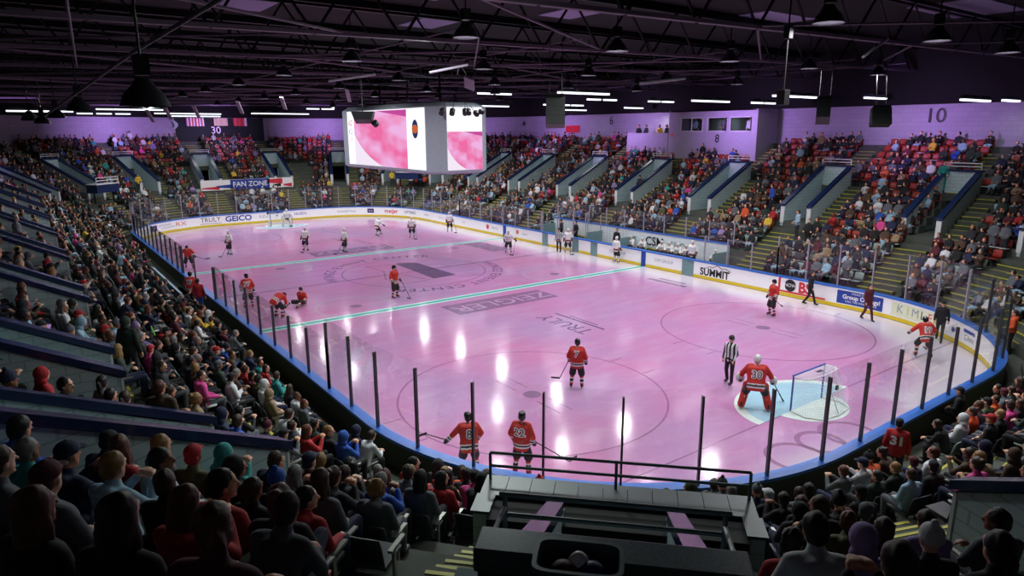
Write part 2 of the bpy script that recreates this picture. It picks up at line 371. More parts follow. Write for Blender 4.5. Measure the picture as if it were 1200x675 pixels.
flat('ice_sponsor_outline', lines([(16.5, 1.5), (16.5, -1), (14.6, -1), (14.6, 1.5), (16.5, 1.5)], .12) + lines([(16, -1.5), (15.6, 1.2), (15.1, -1.2)], .12), D_grey, .004)
# ------------------------------------------------------------------ boards and glass
BD = empty('hockey_boards'); tag(BD, 'white hockey boards with yellow kick strip, blue cap and tall glass around the ice', 'rink boards')
GAPS = [(10.0, 10.9), (18.6, 19.3), (20.6, 21.3), (24.2, 24.9)]   # gates on the bench side (drawn teal)
mb = MB(); sweep(mb, [(0, .2), (0, 1.0), (.03, 1.0), (.03, .2)], 0, PT, st=.4); mb.build('white_panel', M_board, BD)
mb = MB(); sweep(mb, [(-.012, .02), (-.012, .2), (.03, .2), (.03, .02)], 0, PT, st=.4); mb.build('kick_plate', M_yel, BD)
mb = MB(); sweep(mb, [(-.03, 1.0), (-.03, 1.08), (.28, 1.08), (.28, 1.0)], 0, PT, st=.4); mb.build('cap_rail', M_blue, BD)
mb = MB(); sweep(mb, [(.2, 0), (.2, 1.0), (.26, 1.0), (.26, 0)], 0, PT, st=.4); mb.build('back_panel', M_dgreen, BD)
for a, b in GAPS:
    mb = MB(); sweep(mb, [(-.02, .03), (-.02, 1.04), (.0, 1.04), (.0, .03)], a, b, st=.3); g = mb.build('gate', M_teal, BD)
    mb = MB(); sweep(mb, [(-.05, .88), (-.05, .93), (-.02, .93), (-.02, .88)], a + .1, a + .4, st=.3); mb.build('latch', M_steel, g)
def glass_material():
    m = bpy.data.materials.new('rink_glass'); m.use_nodes = True; nt = m.node_tree; nt.nodes.remove(nt.nodes['Principled BSDF']); out = nt.nodes['Material Output']
    t = nt.nodes.new('ShaderNodeBsdfTransparent'); t.inputs[0].default_value = (.995, .996, .996, 1); g = nt.nodes.new('ShaderNodeBsdfGlossy'); g.inputs['Roughness'].default_value = .03
    fr = nt.nodes.new('ShaderNodeFresnel'); ge = nt.nodes.new('ShaderNodeNewGeometry'); io = nt.nodes.new('ShaderNodeMapRange'); io.inputs['To Min'].default_value = 1.45; io.inputs['To Max'].default_value = 1 / 1.45; nt.links.new(ge.outputs['Backfacing'], io.inputs['Value']); nt.links.new(io.outputs[0], fr.inputs['IOR']); n = nt.nodes.new('ShaderNodeTexNoise'); n.inputs['Scale'].default_value = 2
    mul = nt.nodes.new('ShaderNodeMath'); mul.operation = 'MULTIPLY'; mul.inputs[1].default_value = .85; nt.links.new(fr.outputs[0], mul.inputs[0])
    mx = nt.nodes.new('ShaderNodeMixShader'); nt.links.new(mul.outputs[0], mx.inputs[0]); nt.links.new(t.outputs[0], mx.inputs[1]); nt.links.new(g.outputs[0], mx.inputs[2]); nt.links.new(mx.outputs[0], out.inputs[0]); return m
M_glass = glass_material(); M_post = mat('grey_post', '#4a4d52', .4, .6)
M_postw = mat('alloy_post', '#a9a6b4', .4, .3)
GD = .12
def pane(s0, s1, z0, z1):
    mb = MB(); sweep(mb, [(GD, z0), (GD, z1), (GD + .012, z1), (GD + .012, z0)], s0, s1, st=3.0); mb.build('glass_pane', M_glass, BD)
def post(s, z1, m, d=GD, wd=.045, z0=1.06):
    (x, y), n = per(s, d); th = math.atan2(n[1], n[0]); R = Matrix.Rotation(th, 3, 'Z')
    mb = MB(); mb.box((x, y, (z0 + z1) / 2), (.09, wd, z1 - z0), 0, R); mb.build('stanchion', m, BD)
L1, La, L2 = 2 * A, PI / 2 * RR, 2 * B
def s_bench(x): return x + A
def s_near(x): return L1 + La + L2 + La + (A - x)
HI, LO, HPOST, LPOST = 3.35, 2.7, 3.2, 2.62
segs = [(s_bench(3.2), s_bench(15.5), LO, LPOST, 'w'), (s_bench(15.5), L1 + La + L2 + La + .6, HI, HPOST, 'w'), (L1 + La + L2 + La + .6, s_near(2.9), LO, LPOST, 'k'),
        (s_near(-4.7), s_near(-19.0), LO, LPOST, 'k'), (s_near(-19.0), 2 * L1 + 2 * La + L2 + La + L2 + La + s_bench(-17.5), HI, HPOST, 'k'), (s_bench(-17.5), s_bench(-12.6), LO, LPOST, 'w')]
for a, b, zt, zp, kind in segs:
    n = max(1, round((b - a) / 1.72)); 
    for i in range(n + 1):
        s = a + (b - a) * i / n; far = kind == 'w' or s > 2 * L1 + 2 * La + L2 + La + L2 + La * .45
        if i < n: pane(s + .03, a + (b - a) * (i + 1) / n - .03, 1.08, zt)
        post(s, zp, M_postw if far else M_post)
# ads on the boards -----------------------------------------------------------
def adtext(txt, s, z, size, m, d=-.006, sx=1.0, z_scale=1.0, parent=BD, name='advert_letters', offset=0.0, shear=0.0):
    v, f = textmesh(txt, size, 0, offset, shear); mb = MB(); vs = []
    for x, y in v:
        (px, py), n = per(s - x * sx, d); vs.append((px, py, z + y * z_scale))   # seen from the ice, +s runs right to left
    mb.add(vs, f); return mb.build(name, m, parent)
def adrect(s0, s1, z0, z1, m, d=-.004, name='advert_panel'):
    mb = MB(); sweep(mb, [(d, z0), (d, z1), (d + .003, z1), (d + .003, z0)], min(s0, s1), max(s0, s1), st=.3); return mb.build(name, m, BD)
I_blk = mat('ink_black', '#15181c', .4, var=.02); I_blue = mat('ink_blue', '#1f3f9a', .4, var=.02); I_red = mat('ink_red', '#d1303a', .4, var=.02); I_pur = mat('ink_purple', '#3b2a6c', .4, var=.02)
I_grn = mat('ink_green', '#5f8c7a', .4, var=.02); I_org = mat('ink_orange', '#d8653f', .4, var=.02); I_gry = mat('ink_grey', '#8e9aa0', .4, var=.02); I_wht = mat('ink_white', '#f2f2f2', .4, var=.02); I_yel = mat('ink_yellow', '#c9cf62', .4, var=.02); I_pale = mat('ink_pale', '#dfe6c8', .4, var=.02)
# the sign of +s for a viewer on the ice: moving +s (counter-clockwise) goes to the viewer's left on every side
adrect(73.8, 73.0, .35, .85, I_pur); adtext('tk', 73.4, .6, .35, I_wht, -.009)
adtext('MOTOR SERVICE', 72.0, .72, .2, I_gry); adtext('OF KALAMAZOO', 71.6, .48, .2, I_gry)
adtext('RX', 70.2, .6, .5, I_org, sx=1.8)
adtext('TRULY', 67.3, .66, .62, I_blk); adrect(68.3, 66.3, .3, .34, I_blk)
adtext('GEICO', 64.7, .6, .72, I_blue, sx=1.15, offset=.02); adtext('KZU', 62.3, .62, .42, I_gry); adrect(62.0, 60.2, .8, .98, I_blk)
adtext('HUSEN', 58.6, .62, .4, I_blue); adtext('Greenleaf Trust', 53.8, .6, .3, I_grn); adrect(51.6, 50.9, .4, .85, I_pur); adtext('bank', 51.25, .62, .22, I_wht, -.009)
adtext('meijer', 48.9, .62, .62, I_red, offset=.012); adtext('OPTIMED', 46.4, .6, .42, I_gry, offset=.01); adtext('air filter', 43.6, .6, .3, I_gry); adtext('blue care', 40.6, .6, .26, I_gry); adtext('credit', 36.6, .6, .26, I_gry)
def burst(s, z, r, m):
    mb = MB(); vs = [];
    for k in range(16):
        rr = r if k % 2 else r * .5; (px, py), n = per(s + rr * math.cos(k * PI / 8), -.008); vs.append((px, py, z + rr * math.sin(k * PI / 8)))
    mb.add(vs, [tuple(range(16))]); mb.build('advert_emblem', m, BD)
burst(32.6, .62, .3, I_red); adtext('SERVICE', 31.5, .6, .28, I_gry); burst(28.2, .66, .26, I_org); adtext('inspire', 27.2, .6, .26, I_gry)
adrect(30.25, 29.8, .0, 1.0, I_blue, -.016, 'line_marker'); adrect(14.35, 13.95, .0, 1.0, I_blue, -.016, 'line_marker')
adtext('BIGGBY', 23.0, .6, .26, I_gry); adtext('CSM GROUP', 16.6, .6, .28, I_gry); adtext('CSM GROUP', 12.4, .6, .28, I_gry)
adtext('SUMMIT', 8.45, .45, .62, I_blk, offset=.02, sx=.95)
mb = MB(); pk = [(7.3, .72), (7.65, .86), (7.9, .80), (8.25, .97), (8.6, .78), (8.8, .83), (9.1, .7)]
for (a, za), (b, zb) in zip(pk[:-1], pk[1:]): mb.tube((per(a, -.012)[0][0], -12.95 + .012, za), (per(b, -.012)[0][0], -12.95 + .012, zb), .018, n=4)
mb.build('mountain_outline', I_blk, BD)
adtext('J', 4.15, .66, .78, I_red, offset=.03); adtext('BS', 2.65, .6, .78, I_red, offset=.03, sx=.95); adrect(4.4, 1.5, .2 + .02, .32, I_red)
mb = MB(); mb.add([(per(3.5 + .33 * math.cos(t), -.01)[0][0], -12.95 + .01, .64 + .33 * math.sin(t)) for t in np.linspace(0, 2 * PI, 21)[:-1]], [tuple(range(20))]); mb.build('jobs_disc', I_blk, BD); adtext('NOW', 3.5, .64, .26, I_wht, -.014)
adrect(.9, -1.45, .25, .92, I_blue); adtext('Group Outings!', -.35, .62, .3, I_wht, -.009, offset=.008); adtext('WINGS TICKETS', -.35, .82, .14, I_wht, -.009); adtext('CALL THE WINGS OFFICE', -.35, .4, .14, I_wht, -.009)
adrect(PT - 1.9, PT - 4.9, .27, .9, I_pale)
for i, (ch, m) in enumerate(zip('KIMLEE', (I_gry, I_yel, I_gry, I_blk, I_red, I_yel))): adtext(ch, PT - 2.35 - i * .42, .6, .55, m, -.009)
burst(PT - 5.5, .55, .17, I_blue); burst(PT - 5.75, .6, .12, I_red); adrect(PT - 6.2, PT - 7.1, .68, .82, I_blue); adtext('Clinic', PT - 6.7, .48, .34, I_blk)
for s in (11.2, 13.0, 15.3, 17.2, 19.5): adtext('KALAMAZOO', PT - s, .62, .3, I_gry)
# ------------------------------------------------------------------ stands
def tun_s(T):   # arclength of the tunnel centre on the boards
    (x, y), n, nm = T
    if abs(n[1]) == 1: return s_bench(x) if n[1] < 0 else s_near(x)
    if nm == 'mid camera corner': return L1 + La + L2 + La + L1 + math.radians(136.5 - 90) * RR
    if n == (1, 0): return L1 + La + (y + B)
    if n == (-1, 0): return L1 + La + L2 + La + L1 + La + (B - y)
    a = math.degrees(math.atan2(n[1], n[0]))
    if a > 0 and a < 90: return L1 + La + L2 + math.radians(a) * RR
    if a >= 90: return L1 + La + L2 + La + L1 + math.radians(a - 90) * RR
    if a > -90: return L1 + math.radians(a + 90) * RR
    return L1 + La + L2 + La + L1 + La + L2 + math.radians(a + 180) * RR
def on_arc(s):
    s %= PT
    for a, l, arc in ((0, L1, 0), (L1, La, 1), (L1 + La, L2, 0), (L1 + La + L2, La, 1), (L1 + La + L2 + La, L1, 0), (2 * L1 + La + L2 + La, La, 1), (2 * L1 + L2 + 3 * La, L2, 0), (PT - La, La, 1)):
        if a <= s <= a + l: return arc
    return 0
TS = [(tun_s(T), T) for T in TUN]; TS.sort(key=lambda t: t[0])
def hw_s(s, half, d):      # half width in arclength for a true half width at offset d
    return half * RR / (RR + d) if on_arc(s) else half
def spans(d, half):
    """intervals of s not cut by the tunnels"""
    cuts = sorted((s - hw_s(s, half, 8.0), s + hw_s(s, half, 8.0)) for s, T in TS); out = []; p = cuts[-1][1] - PT
    for a, b in cuts: out.append((p, a)); p = b
    return out
mb = MB()
sweep(mb, [(.26, -.05), (.26, .3), (D0, .3), (D0, -.05)], 0, PT, st=1.2)
for k in range(NROW):
    d0 = rd_(k); d1 = rd_(k + 1) if k < NROW - 1 else 17.0; z = rz_(k); prof = [(d0, z - .46), (d0, z), (d1 + .02, z), (d1 + .02, z - .46)]
    if 6 <= k <= 10:
        for a, b in spans(d0, .84): sweep(mb, prof, a, b, st=1.2)
    else: sweep(mb, prof, 0, PT, st=1.2)
bowl = mb.build('concrete_stands_floor', M_conc); struct(bowl, 'stepped concrete stands around the rink')
def frame(T):
    (x, y), n, nm = T; t = (-n[1], n[0])
    def P(d, u, z): return (x + n[0] * d + t[0] * u, y + n[1] * d + t[1] * u, z)
    return P, n, t
CAPZ = 4.27
def wedge(mb, P, u0, u1, d0, d1, zb0, zb1, zt0, zt1, mi=0):
    mb.hexa([P(d0, u0, zb0), P(d1, u0, zb1), P(d1, u1, zb1), P(d0, u1, zb0), P(d0, u0, zt0), P(d1, u0, zt1), P(d1, u1, zt1), P(d0, u1, zt0)], mi)
for s, T in TS:
    P, n, t = frame(T); nm = T[2]
    zt0, zt1 = CAPZ, CAPZ + .54 * 4.1; de = 10.1
    CC_ = nm == 'mid camera corner'; wi, wo, ci, co = (.62, .82, .60, .80) if CC_ else (.76, 1.0, .72, 1.05)
    if CC_: zt0, zt1 = 4.15, 6.0
    R = empty('stand_tunnel', P(6, 0, 3.2)); R.rotation_euler = (0, 0, 0)
    tag(R, 'pale blue block tunnel with navy sloping wall caps, %s of the stands' % nm, 'tunnel', None, 'structure')
    inv = Matrix.Translation(R.location).inverted()
    def local(mb): mb.v = [tuple(inv @ Vector(p)) for p in mb.v]; return mb
    mb = MB()
    for u in (-1, 1): wedge(mb, P, u * wi, u * wo, 5.95, de, 2.9, 2.9, zt0 - .12, zt1 - .12)
    local(mb).build('side_wall', M_block, R)
    mb = MB(); wedge(mb, P, -.78, .78, 5.9, 12.0, 2.8, 2.8, 3.216, 3.216); local(mb).build('tunnel_floor', M_conc, R)
    mb = MB(); wedge(mb, P, -1.0, 1.0, de, de + .22, 5.15, 5.15, zt1, zt1); wedge(mb, P, -1.0, -.7, de, de + .22, 2.9, 2.9, 5.15, 5.15); wedge(mb, P, .7, 1.0, de, de + .22, 2.9, 2.9, 5.15, 5.15)
    local(mb).build('back_wall', M_block, R)
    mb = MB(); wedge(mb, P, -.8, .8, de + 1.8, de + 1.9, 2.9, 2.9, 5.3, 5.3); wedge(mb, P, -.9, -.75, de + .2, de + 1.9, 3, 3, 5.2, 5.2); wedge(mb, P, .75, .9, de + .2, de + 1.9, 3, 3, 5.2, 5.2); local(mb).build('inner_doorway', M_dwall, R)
    for u in (-1, 1):
        zc = 4.49 if CC_ else zt0; mb = MB(); wedge(mb, P, u * ci, u * co, 5.85 if not CC_ else 6.7, de + .05, zc - .12, zt1 - .12, zc + .02, zt1 + .02); local(mb).build('wall_cap', M_navy, R)
        if nm not in ('mid camera corner',):
            mb = MB(); wedge(mb, P, u * .75, u * 1.01, 5.90, 5.95, 3.1, 3.1, zt0 - .12, zt0 - .12); local(mb).build('white_end_face', M_whitep, R)
    if nm != 'mid camera corner':
        mb = MB(); wedge(mb, P, -1.06, 1.06, de - .05, de + .3, zt1, zt1, zt1 + .13, zt1 + .13); local(mb).build('rear_cap', M_navy, R)
        mb = MB()
        for z in (.3, .48): mb.tube(P(de + .12, -.95, zt1 + z), P(de + .12, .95, zt1 + z), .028)
        for u in (-.95, .95): mb.tube(P(de + .12, u, zt1 + .1), P(de + .12, u, zt1 + .48), .028)
        local(mb).build('white_railing', M_whitep, R)
# aisle stairs with yellow nosings
AISLE = []
def stair(T):
    P, n, t = frame(T); nm = T[2]
    mb = MB(); u0, u1 = -1.15, 1.15
    def step(d, z, ua, ub, h=.208):
        wedge(mb, P, ua, ub, d, d + .42, z - .02, z - .02, z + h, z + h); wedge(mb, P, ua, ub, d - .012, d + .05, z + h - .03, z + h - .03, z + h + .008, z + h + .008, 1)
        
    for k in range(0, 17):
        dk = rd_(k + 1) - .4; z = rz_(k)
        if k < 5: ua, ub = -.9, .9
        elif k <= 10: ua, ub = -2.05, -1.06
        else: ua, ub = -.55, .55
        if k < 16: step(dk, z, ua, ub)
        wedge(mb, P, ua, ub, rd_(k) - .012, rd_(k) + .05, z - .03, z - .03, z + .01, z + .01, 1)
    wedge(mb, P, -.9, .9, D0 - .4, D0, .29, .29, .52, .52)
    o = mb.build('aisle_stairs', [M_aisle, M_nose]); struct(o, 'concrete aisle steps with yellow edges at the %s tunnel' % nm)
for s, T in TS: stair(T)
# ------------------------------------------------------------------ outer walls, roof
WD = 15.2
def wallrun(name, a, b):
    mb = MB(); sweep(mb, [(WD, 6.5), (WD, 10.4), (WD + .3, 10.4), (WD + .3, 6.5)], a, b, st=1.5); o = mb.build(name, M_wall); struct(o)
    mb = MB(); sweep(mb, [(WD - .15, 10.4), (WD - .15, 14.2), (WD + .5, 14.2), (WD + .5, 10.4)], a, b, st=1.5); o = mb.build(name.replace('wall', 'wall_bulkhead'), M_dwall); struct(o)
wallrun('wall_right', -La / 2, L1 + La / 2); wallrun('wall_far', L1 + La / 2, L1 + La + L2 + La / 2); wallrun('wall_left', L1 + La + L2 + La / 2, 2 * L1 + La + L2 + La * 1.5); wallrun('wall_near', 2 * L1 + La + L2 + La * 1.5, PT - La / 2)
mb = MB(); mb.box((0, 0, 14.35), (96, 62, .3)); struct(mb.build('ceiling', M_deck), 'dark corrugated roof deck')
mb = MB(); 
for i in range(14): mb.box((-44 + i * 6.8, 0, 14.05), (.12, 58, .3))
struct(mb.build('ceiling_purlins', M_dsteel))
def bz(x, y): return 12.0 - .018 * y + (x + 24.2) * -.006
BX = [-31.6, -24.2, -16.9, -9.6, -2.3, 5.0, 12.3, 19.6, 26.9, 34.2, 41.5]
for i, x in enumerate(BX):
    R = empty('roof_truss', (x, 0, 12)); tag(R, None, None, None, 'structure')
    mb = MB(); y0, y1 = -27.6, 27.6
    mb.hexa([(-.11, y0, bz(x, y0) - 12), (.11, y0, bz(x, y0) - 12), (.11, y1, bz(x, y1) - 12), (-.11, y1, bz(x, y1) - 12), (-.11, y0, bz(x, y0) - 11.88), (.11, y0, bz(x, y0) - 11.88), (.11, y1, bz(x, y1) - 11.88), (-.11, y1, bz(x, y1) - 11.88)])
    mb.build('bottom_chord', M_beam, R)
    mb = MB()
    for j in range(18):
        ya = -27 + j * 3; yb = ya + 1.5; za, zb, zc = bz(x, ya) - 12, 1.85, bz(x, ya + 3) - 12
        mb.tube((0, ya, za), (0, yb, zb), .05, n=4); mb.tube((0, yb, zb), (0, ya + 3, zc), .05, n=4)
    mb.build('web_bars', M_dsteel, R)
    mb = MB(); mb.box((0, 0, 1.9), (.18, 55, .14)); mb.build('top_chord', M_dsteel, R)
mb = MB()
for i in range(len(BX) - 1):
    for j, y in enumerate((-22, -11, 0, 11)):
        a, b = (BX[i], y + 11 * (i % 2)), (BX[i + 1], y + 11 * ((i + 1) % 2)); mb.tube((a[0], a[1], bz(*a) + .1), (b[0], b[1], bz(*b) + .1), .045, n=5)
struct(mb.build('ceiling_bracing_rods', M_beam), 'diagonal bracing rods between the trusses')
mb = MB()
for y in (-24, -18, -7.5, 2, 7.5): mb.tube((-18, y, 12.25 - .018 * y), (43, y, 11.95 - .018 * y), .03, n=5)
for a, b in (((-25, 19, 11.3), (-6, 17.5, 11.3)), ((-20, 8, 11.6), (-12, 3, 11.5)), ((-14, 5, 11.4), (-9, 2, 11.5))): mb.tube(a, b, .03, n=5)
struct(mb.build('ceiling_conduits', M_beam))
# lit patches of the roof between the web bars, light put into the colour
M_litroof = mat('lit_roof_patch', '#8d83a6', .8)
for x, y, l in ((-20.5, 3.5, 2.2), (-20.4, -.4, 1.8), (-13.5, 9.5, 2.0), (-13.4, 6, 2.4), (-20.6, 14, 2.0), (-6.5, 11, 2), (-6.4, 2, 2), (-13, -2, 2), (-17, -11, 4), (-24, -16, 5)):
    mb = MB(); mb.box((x, y, 14.17), (3.0, l, .04)); struct(mb.build('ceiling_lit_patch', M_litroof))
# ------------------------------------------------------------------ press box and rear bay on the right
M_box = mat('box_paint', '#a79fb4', .7)
def bxx(mb, x0, x1, y0, y1, z0, z1, mi=0): mb.box(((x0 + x1) / 2, (y0 + y1) / 2, (z0 + z1) / 2), (abs(x1 - x0), abs(y1 - y0), abs(z1 - z0)), mi)
PB = empty('press_box', (-2.9, -25.5, 6.6)); tag(PB, 'lavender press box with three wide windows and black number 8 on its front', 'press box', None, 'structure')
mb = MB(); o_ = (-2.9, -25.5, 6.6)
X0, X1 = -7.0, 1.3
def L(x, y, z): return (x - o_[0], y - o_[1], z - o_[2])
def lb(mb, x0, x1, y0, y1, z0, z1, mi=0): a = L(x0, y0, z0); b = L(x1, y1, z1); bxx(mb, a[0], b[0], a[1], b[1], a[2], b[2], mi)
wins = [(-6.6, -4.75), (-4.35, -2.6), (-2.1, .1)]
lb(mb, X0, X1, -25.6, -25.45, 6.4, 8.75); lb(mb, X0, X1, -25.6, -25.45, 9.8, 10.4)
xs = [X0] + [v for wn in wins for v in wn] + [X1]
for i in range(0, len(xs), 2): lb(mb, xs[i], xs[i + 1], -25.6, -25.45, 8.75, 9.8)
lb(mb, X0 - .15, X0, -28.1, -25.45, 6.4, 10.4); lb(mb, X1, X1 + .15, -28.1, -25.45, 6.4, 10.4); lb(mb, X0, X1, -28.1, -25.45, 10.3, 10.4); lb(mb, X0, X1, -28.1, -25.6, 8.0, 8.1)
mb.build('box_wall', M_box, PB)
M_win = mat('window_glass', '#1b2420', .08, var=.02)
mb = MB(); lb(mb, X0, X1, -28.0, -27.9, 8.1, 10.3); mb.build('inner_wall', mat('dim_green_wall', '#56635c', .8), PB)
for a, b in wins:
    mb = MB()
    for z in (8.75, 9.8): lb(mb, a, b, -25.46, -25.40, z - .03, z + .03)
    for x in (a, b, (a + b) / 2 if b - a > 2 else a): lb(mb, x - .03, x + .03, -25.46, -25.40, 8.75, 9.8)
    w_ = mb.build('window_frame', M_whitep, PB); mb = MB(); lb(mb, a, b, -25.53, -25.52, 8.77, 9.78); mb.build('pane', M_glass, w_)
def walltext(txt, ctr, n, size, m, parent=None, name='wall_number'):
    t = Vector((-n[1], n[0], 0)); v, f = textmesh(txt, size, 0, .01); mb = MB()
    # n points into the hall
    mb.add([(ctr[0] + t.x * x + n[0] * .02, ctr[1] + t.y * x + n[1] * .02, ctr[2] + y) for x, y in v], f); o = mb.build(name, m, parent); return o
wt = walltext('8', L(-3.6, -25.44, 8.15), (0, 1), .9, I_blk, PB)
mb = MB(); lb(mb, .9, 1.2, -25.44, -25.43, 8.3, 8.6); mb.build('orange_notice', I_org, PB)
mb = MB(); bxx(mb, 1.5, 6.3, -25.6, -25.45, 6.4, 8.6); bxx(mb, 1.5, 6.3, -28.1, -25.6, 7.45, 7.55); struct(mb.build('wall_rear_bay', M_box), 'low lavender wall of the standing bay beside the press box')
area('bay_light', (3.8, -26.8, 10.2), (3.8, -27.5, 8), 28, .5, (1, .97, .9), math.radians(150)); area('press_light', (-2.9, -27.0, 10.2), (-2.9, -27.0, 8), 20, .5, (.8, 1, .9), math.radians(150))
num = []
def wallnum(txt, x, y, n, size=.95, z=9.6, m=I_blk):
    o = walltext(txt, (x, y, z), n, size, m); struct(o, 'painted section number %s on the wall' % txt); o.name = 'wall_number'
wallnum('10', -18.3, -28.12, (0, 1), 1.3, 9.65); wallnum('6', 11.1, -28.12, (0, 1), 1.1, 9.75); wallnum('7', 3.0, -28.12, (0, 1), 1.1, 9.65); wallnum('4', 25.0, -27.8, (0, 1), .9, 9.6)
wallnum('30', 45.5, .8, (-1, 0), 1.1, 9.0, I_wht); wallnum('32', 45.5, 8.0, (-1, 0), 1.1, 9.0)
mb = MB(); bxx(mb, 45.6, 45.66, -4.6, 5.0, 7.4, 10.38); struct(mb.build('wall_dark_panel', mat('dark_green_panel', '#1b2624', .8)), 'dark recess panel behind the flags')
# flags
def flag(y, w_, h, lab, cols, name='flag'):
    mb = MB(); n = 24; vs = []; fs = []; ms = []
    for i in range(n + 1):
        for j in range(9): vs.append((45.40 + .05 * math.sin(i * .8), y + w_ / 2 - w_ * i / n, 9.95 + h / 2 - h * j / 8))
    for i in range(n):
        for j in range(8): fs.append((i * 9 + j, i * 9 + j + 1, (i + 1) * 9 + j + 1, (i + 1) * 9 + j)); ms.append(cols(i / n, j / 8))
    mb.v = vs; mb.f = fs; mb.m = ms; o = mb.build(name, [I_red, I_wht, I_blue, mat('flag_cream', '#e8d6b0', .6), mat('flag_green', '#2f6b50', .6)]); tag(o, lab, 'flag', 'flags hung on the far wall'); return o
flag(2.95, 1.9, .95, 'red and white vertically striped flag on far wall, leftmost of the row', lambda i, j: (2 if (i < .01) else (0 if int(i * 12) % 2 == 0 else 1)))
flag(.2, 1.5, .85, 'pale cream flag hung in the middle of the far wall row', lambda i, j: 3)
flag(-1.9, 1.5, .9, 'red flag with white end hung right of the cream flag', lambda i, j: 0 if i < .8 else 1)
mb = MB(); vs = []; 
for i in range(12): vs += [(45.45, 5.6 - .5 * math.sin(i * .25), 10.2 - i * .09), (45.45, 5.2 - .5 * math.sin(i * .25), 10.2 - i * .09)]
mb.add(vs, [(2 * i, 2 * i + 1, 2 * i + 3, 2 * i + 2) for i in range(11)]); o = mb.build('banner', mat('pale_banner', '#aab7b8', .6)); tag(o, 'curved pale banner strip at left edge of the dark panel on the far wall', 'banner')
mb = MB(); bxx(mb, -.05, 0, -1.3, 1.3, -.45, .45); o = mb.build('wall_sign', mat('sign_lilac', '#b8b0c0', .6)); o.location = (40.5, 20.2, 9.5); o.rotation_euler = (0, 0, math.radians(45)); tag(o, 'pale notice sign with dark lines on the far left wall', 'sign')
mb = MB()
for k in range(3): bxx(mb, -.06, -.055, -1.0, .4 + .3 * k, .22 - k * .2, .28 - k * .2)
mb.build('sign_lines', I_blk, o)
mb = MB(); bxx(mb, -1.1, 1.1, 0, .04, -.35, .35); o = mb.build('wall_sign', I_red); o.location = (16.8, -28.1, 9.0); tag(o, 'red rectangular sign low on the right wall above the crowd', 'sign')
# fan zone banner at the far end
FZ = empty('fan_zone_banner', (36.2, 0.25, 3.0)); tag(FZ, 'long blue, red and white banner reading FAN ZONE at the far end', 'banner')
mb = MB(); bxx(mb, 0, .05, -4.7, 4.7, -.05, 1.0); mb.build('banner_cloth', I_wht, FZ)
mb = MB(); bxx(mb, -.02, 0, -2.2, 1.8, -.03, .98); mb.build('blue_field', I_blue, FZ)
for a, b, z0, z1, m in ((2.9, 4.6, 0, .35, I_red), (1.7, 3.2, .1, .5, I_blue), (-3.6, -1.95, .35, .95, I_red), (-4.6, -3.7, .0, .4, I_red), (-3.4, -2.6, .05, .4, I_blk)):
    mb = MB(); mb.hexa([(-.02, a, z0), (0, a, z0), (0, b, z0 + .15), (-.02, b, z0 + .15), (-.02, a, z1), (0, a, z1), (0, b, z1 - .1), (-.02, b, z1 - .1)]); mb.build('colour_block', m, FZ)
walltext('FAN ZONE', (-.03, -.2, .48), (-1, 0), .72, I_wht, FZ, 'banner_letters')
# platforms over the far tunnels
def platform(c, ang, label):
    R = empty('camera_platform', c, ang); tag(R, label, 'platform')
    mb = MB(); mb.box((0, 0, -.35), (1.0, 2.6, .7)); mb.build('panel', M_navy, R)
    mb = MB(); mb.box((0, 0, .03), (1.1, 2.7, .06)); mb.build('deck', M_whitep, R)
    mb = MB()
    for z in (.35, .6): mb.tube((-.5, -1.3, z), (-.5, 1.3, z), .03)
    for y in (-1.3, 0, 1.3): mb.tube((-.5, y, 0), (-.5, y, .6), .03)
    mb.build('railing', M_whitep, R)
    for y in (-1.1, 1.1):
        mb = MB(); mb.tube((0, y, -1.6), (0, y, -.7), .06); mb.build('leg', M_dsteel, R)
platform((30.5, 14.0, 4.45), math.radians(45), 'navy platform with white railing over the far left corner seats')
platform((28.6, -14.8, 4.45), math.radians(-55), 'navy platform with white railing below the hanging scoreboard')
# ------------------------------------------------------------------ camera platform right below
a_ = math.radians(134); n_c = (math.cos(a_), math.sin(a_)); Tc = ((-32.6 - 6 * n_c[0], 14.35 - 6 * n_c[1]), n_c, 'c'); P, n, t = frame(Tc)
M_tile = mat('teal_tile', '#2c4146', .45, var=.2, scale=3)
GP = empty('viewing_platform', P(6, 0, 3.2)); tag(GP, 'dark railed viewing platform with tiled front ledge at the bottom centre', 'platform')
inv = Matrix.Translation(GP.location).inverted()
mb = MB(); wedge(mb, P, -1.55, 1.55, 5.75, 6.7, 3.6, 3.6, 4.19, 4.19); local(mb).build('ledge_block', mat('ledge_black', '#060708', .8), GP)
mb = MB()
for i in range(11): wedge(mb, P, -1.74 + i * .3164, -1.74 + i * .3164 + .308, 5.7, 6.2, 4.2, 4.2, 4.235, 4.235)
local(mb).build('ledge_tiles', M_tile, GP)
mb = MB()
for z in (4.43, 4.62): mb.tube(P(5.8, -1.68, z), P(5.8, 1.68, z), .02)
for u in (-1.68, 0, 1.68): mb.tube(P(5.8, u, 4.2), P(5.8, u, 4.62), .02)
local(mb).build('front_railing', mat('rail_grey', '#66797a', .45), GP)
mb = MB()
for u in (-1, 1): wedge(mb, P, u * 1.56, u * 1.74, 6.2, 6.6, 3.4, 3.4, 4.2, 4.2)
wedge(mb, P, -1.5, 1.5, 6.15, 6.3, 2.9, 2.9, 3.8, 3.8); local(mb).build('side_parapet', M_block, GP)
for u in (-1, 1): mb = MB(); wedge(mb, P, u * 1.53, u * 1.77, 6.2, 6.62, 4.2, 4.2, 4.24, 4.24); local(mb).build('parapet_cap', M_tile, GP)
M_gran = mat('dark_granite', '#4a5c60', .3, var=.75, scale=45)
mb = MB(); wedge(mb, P, -.82, .82, 10.15, 10.4, 6.2, 6.2, 6.36, 6.36); o = local(mb).build('rear_ledge', M_gran, GP, bevel=.01)
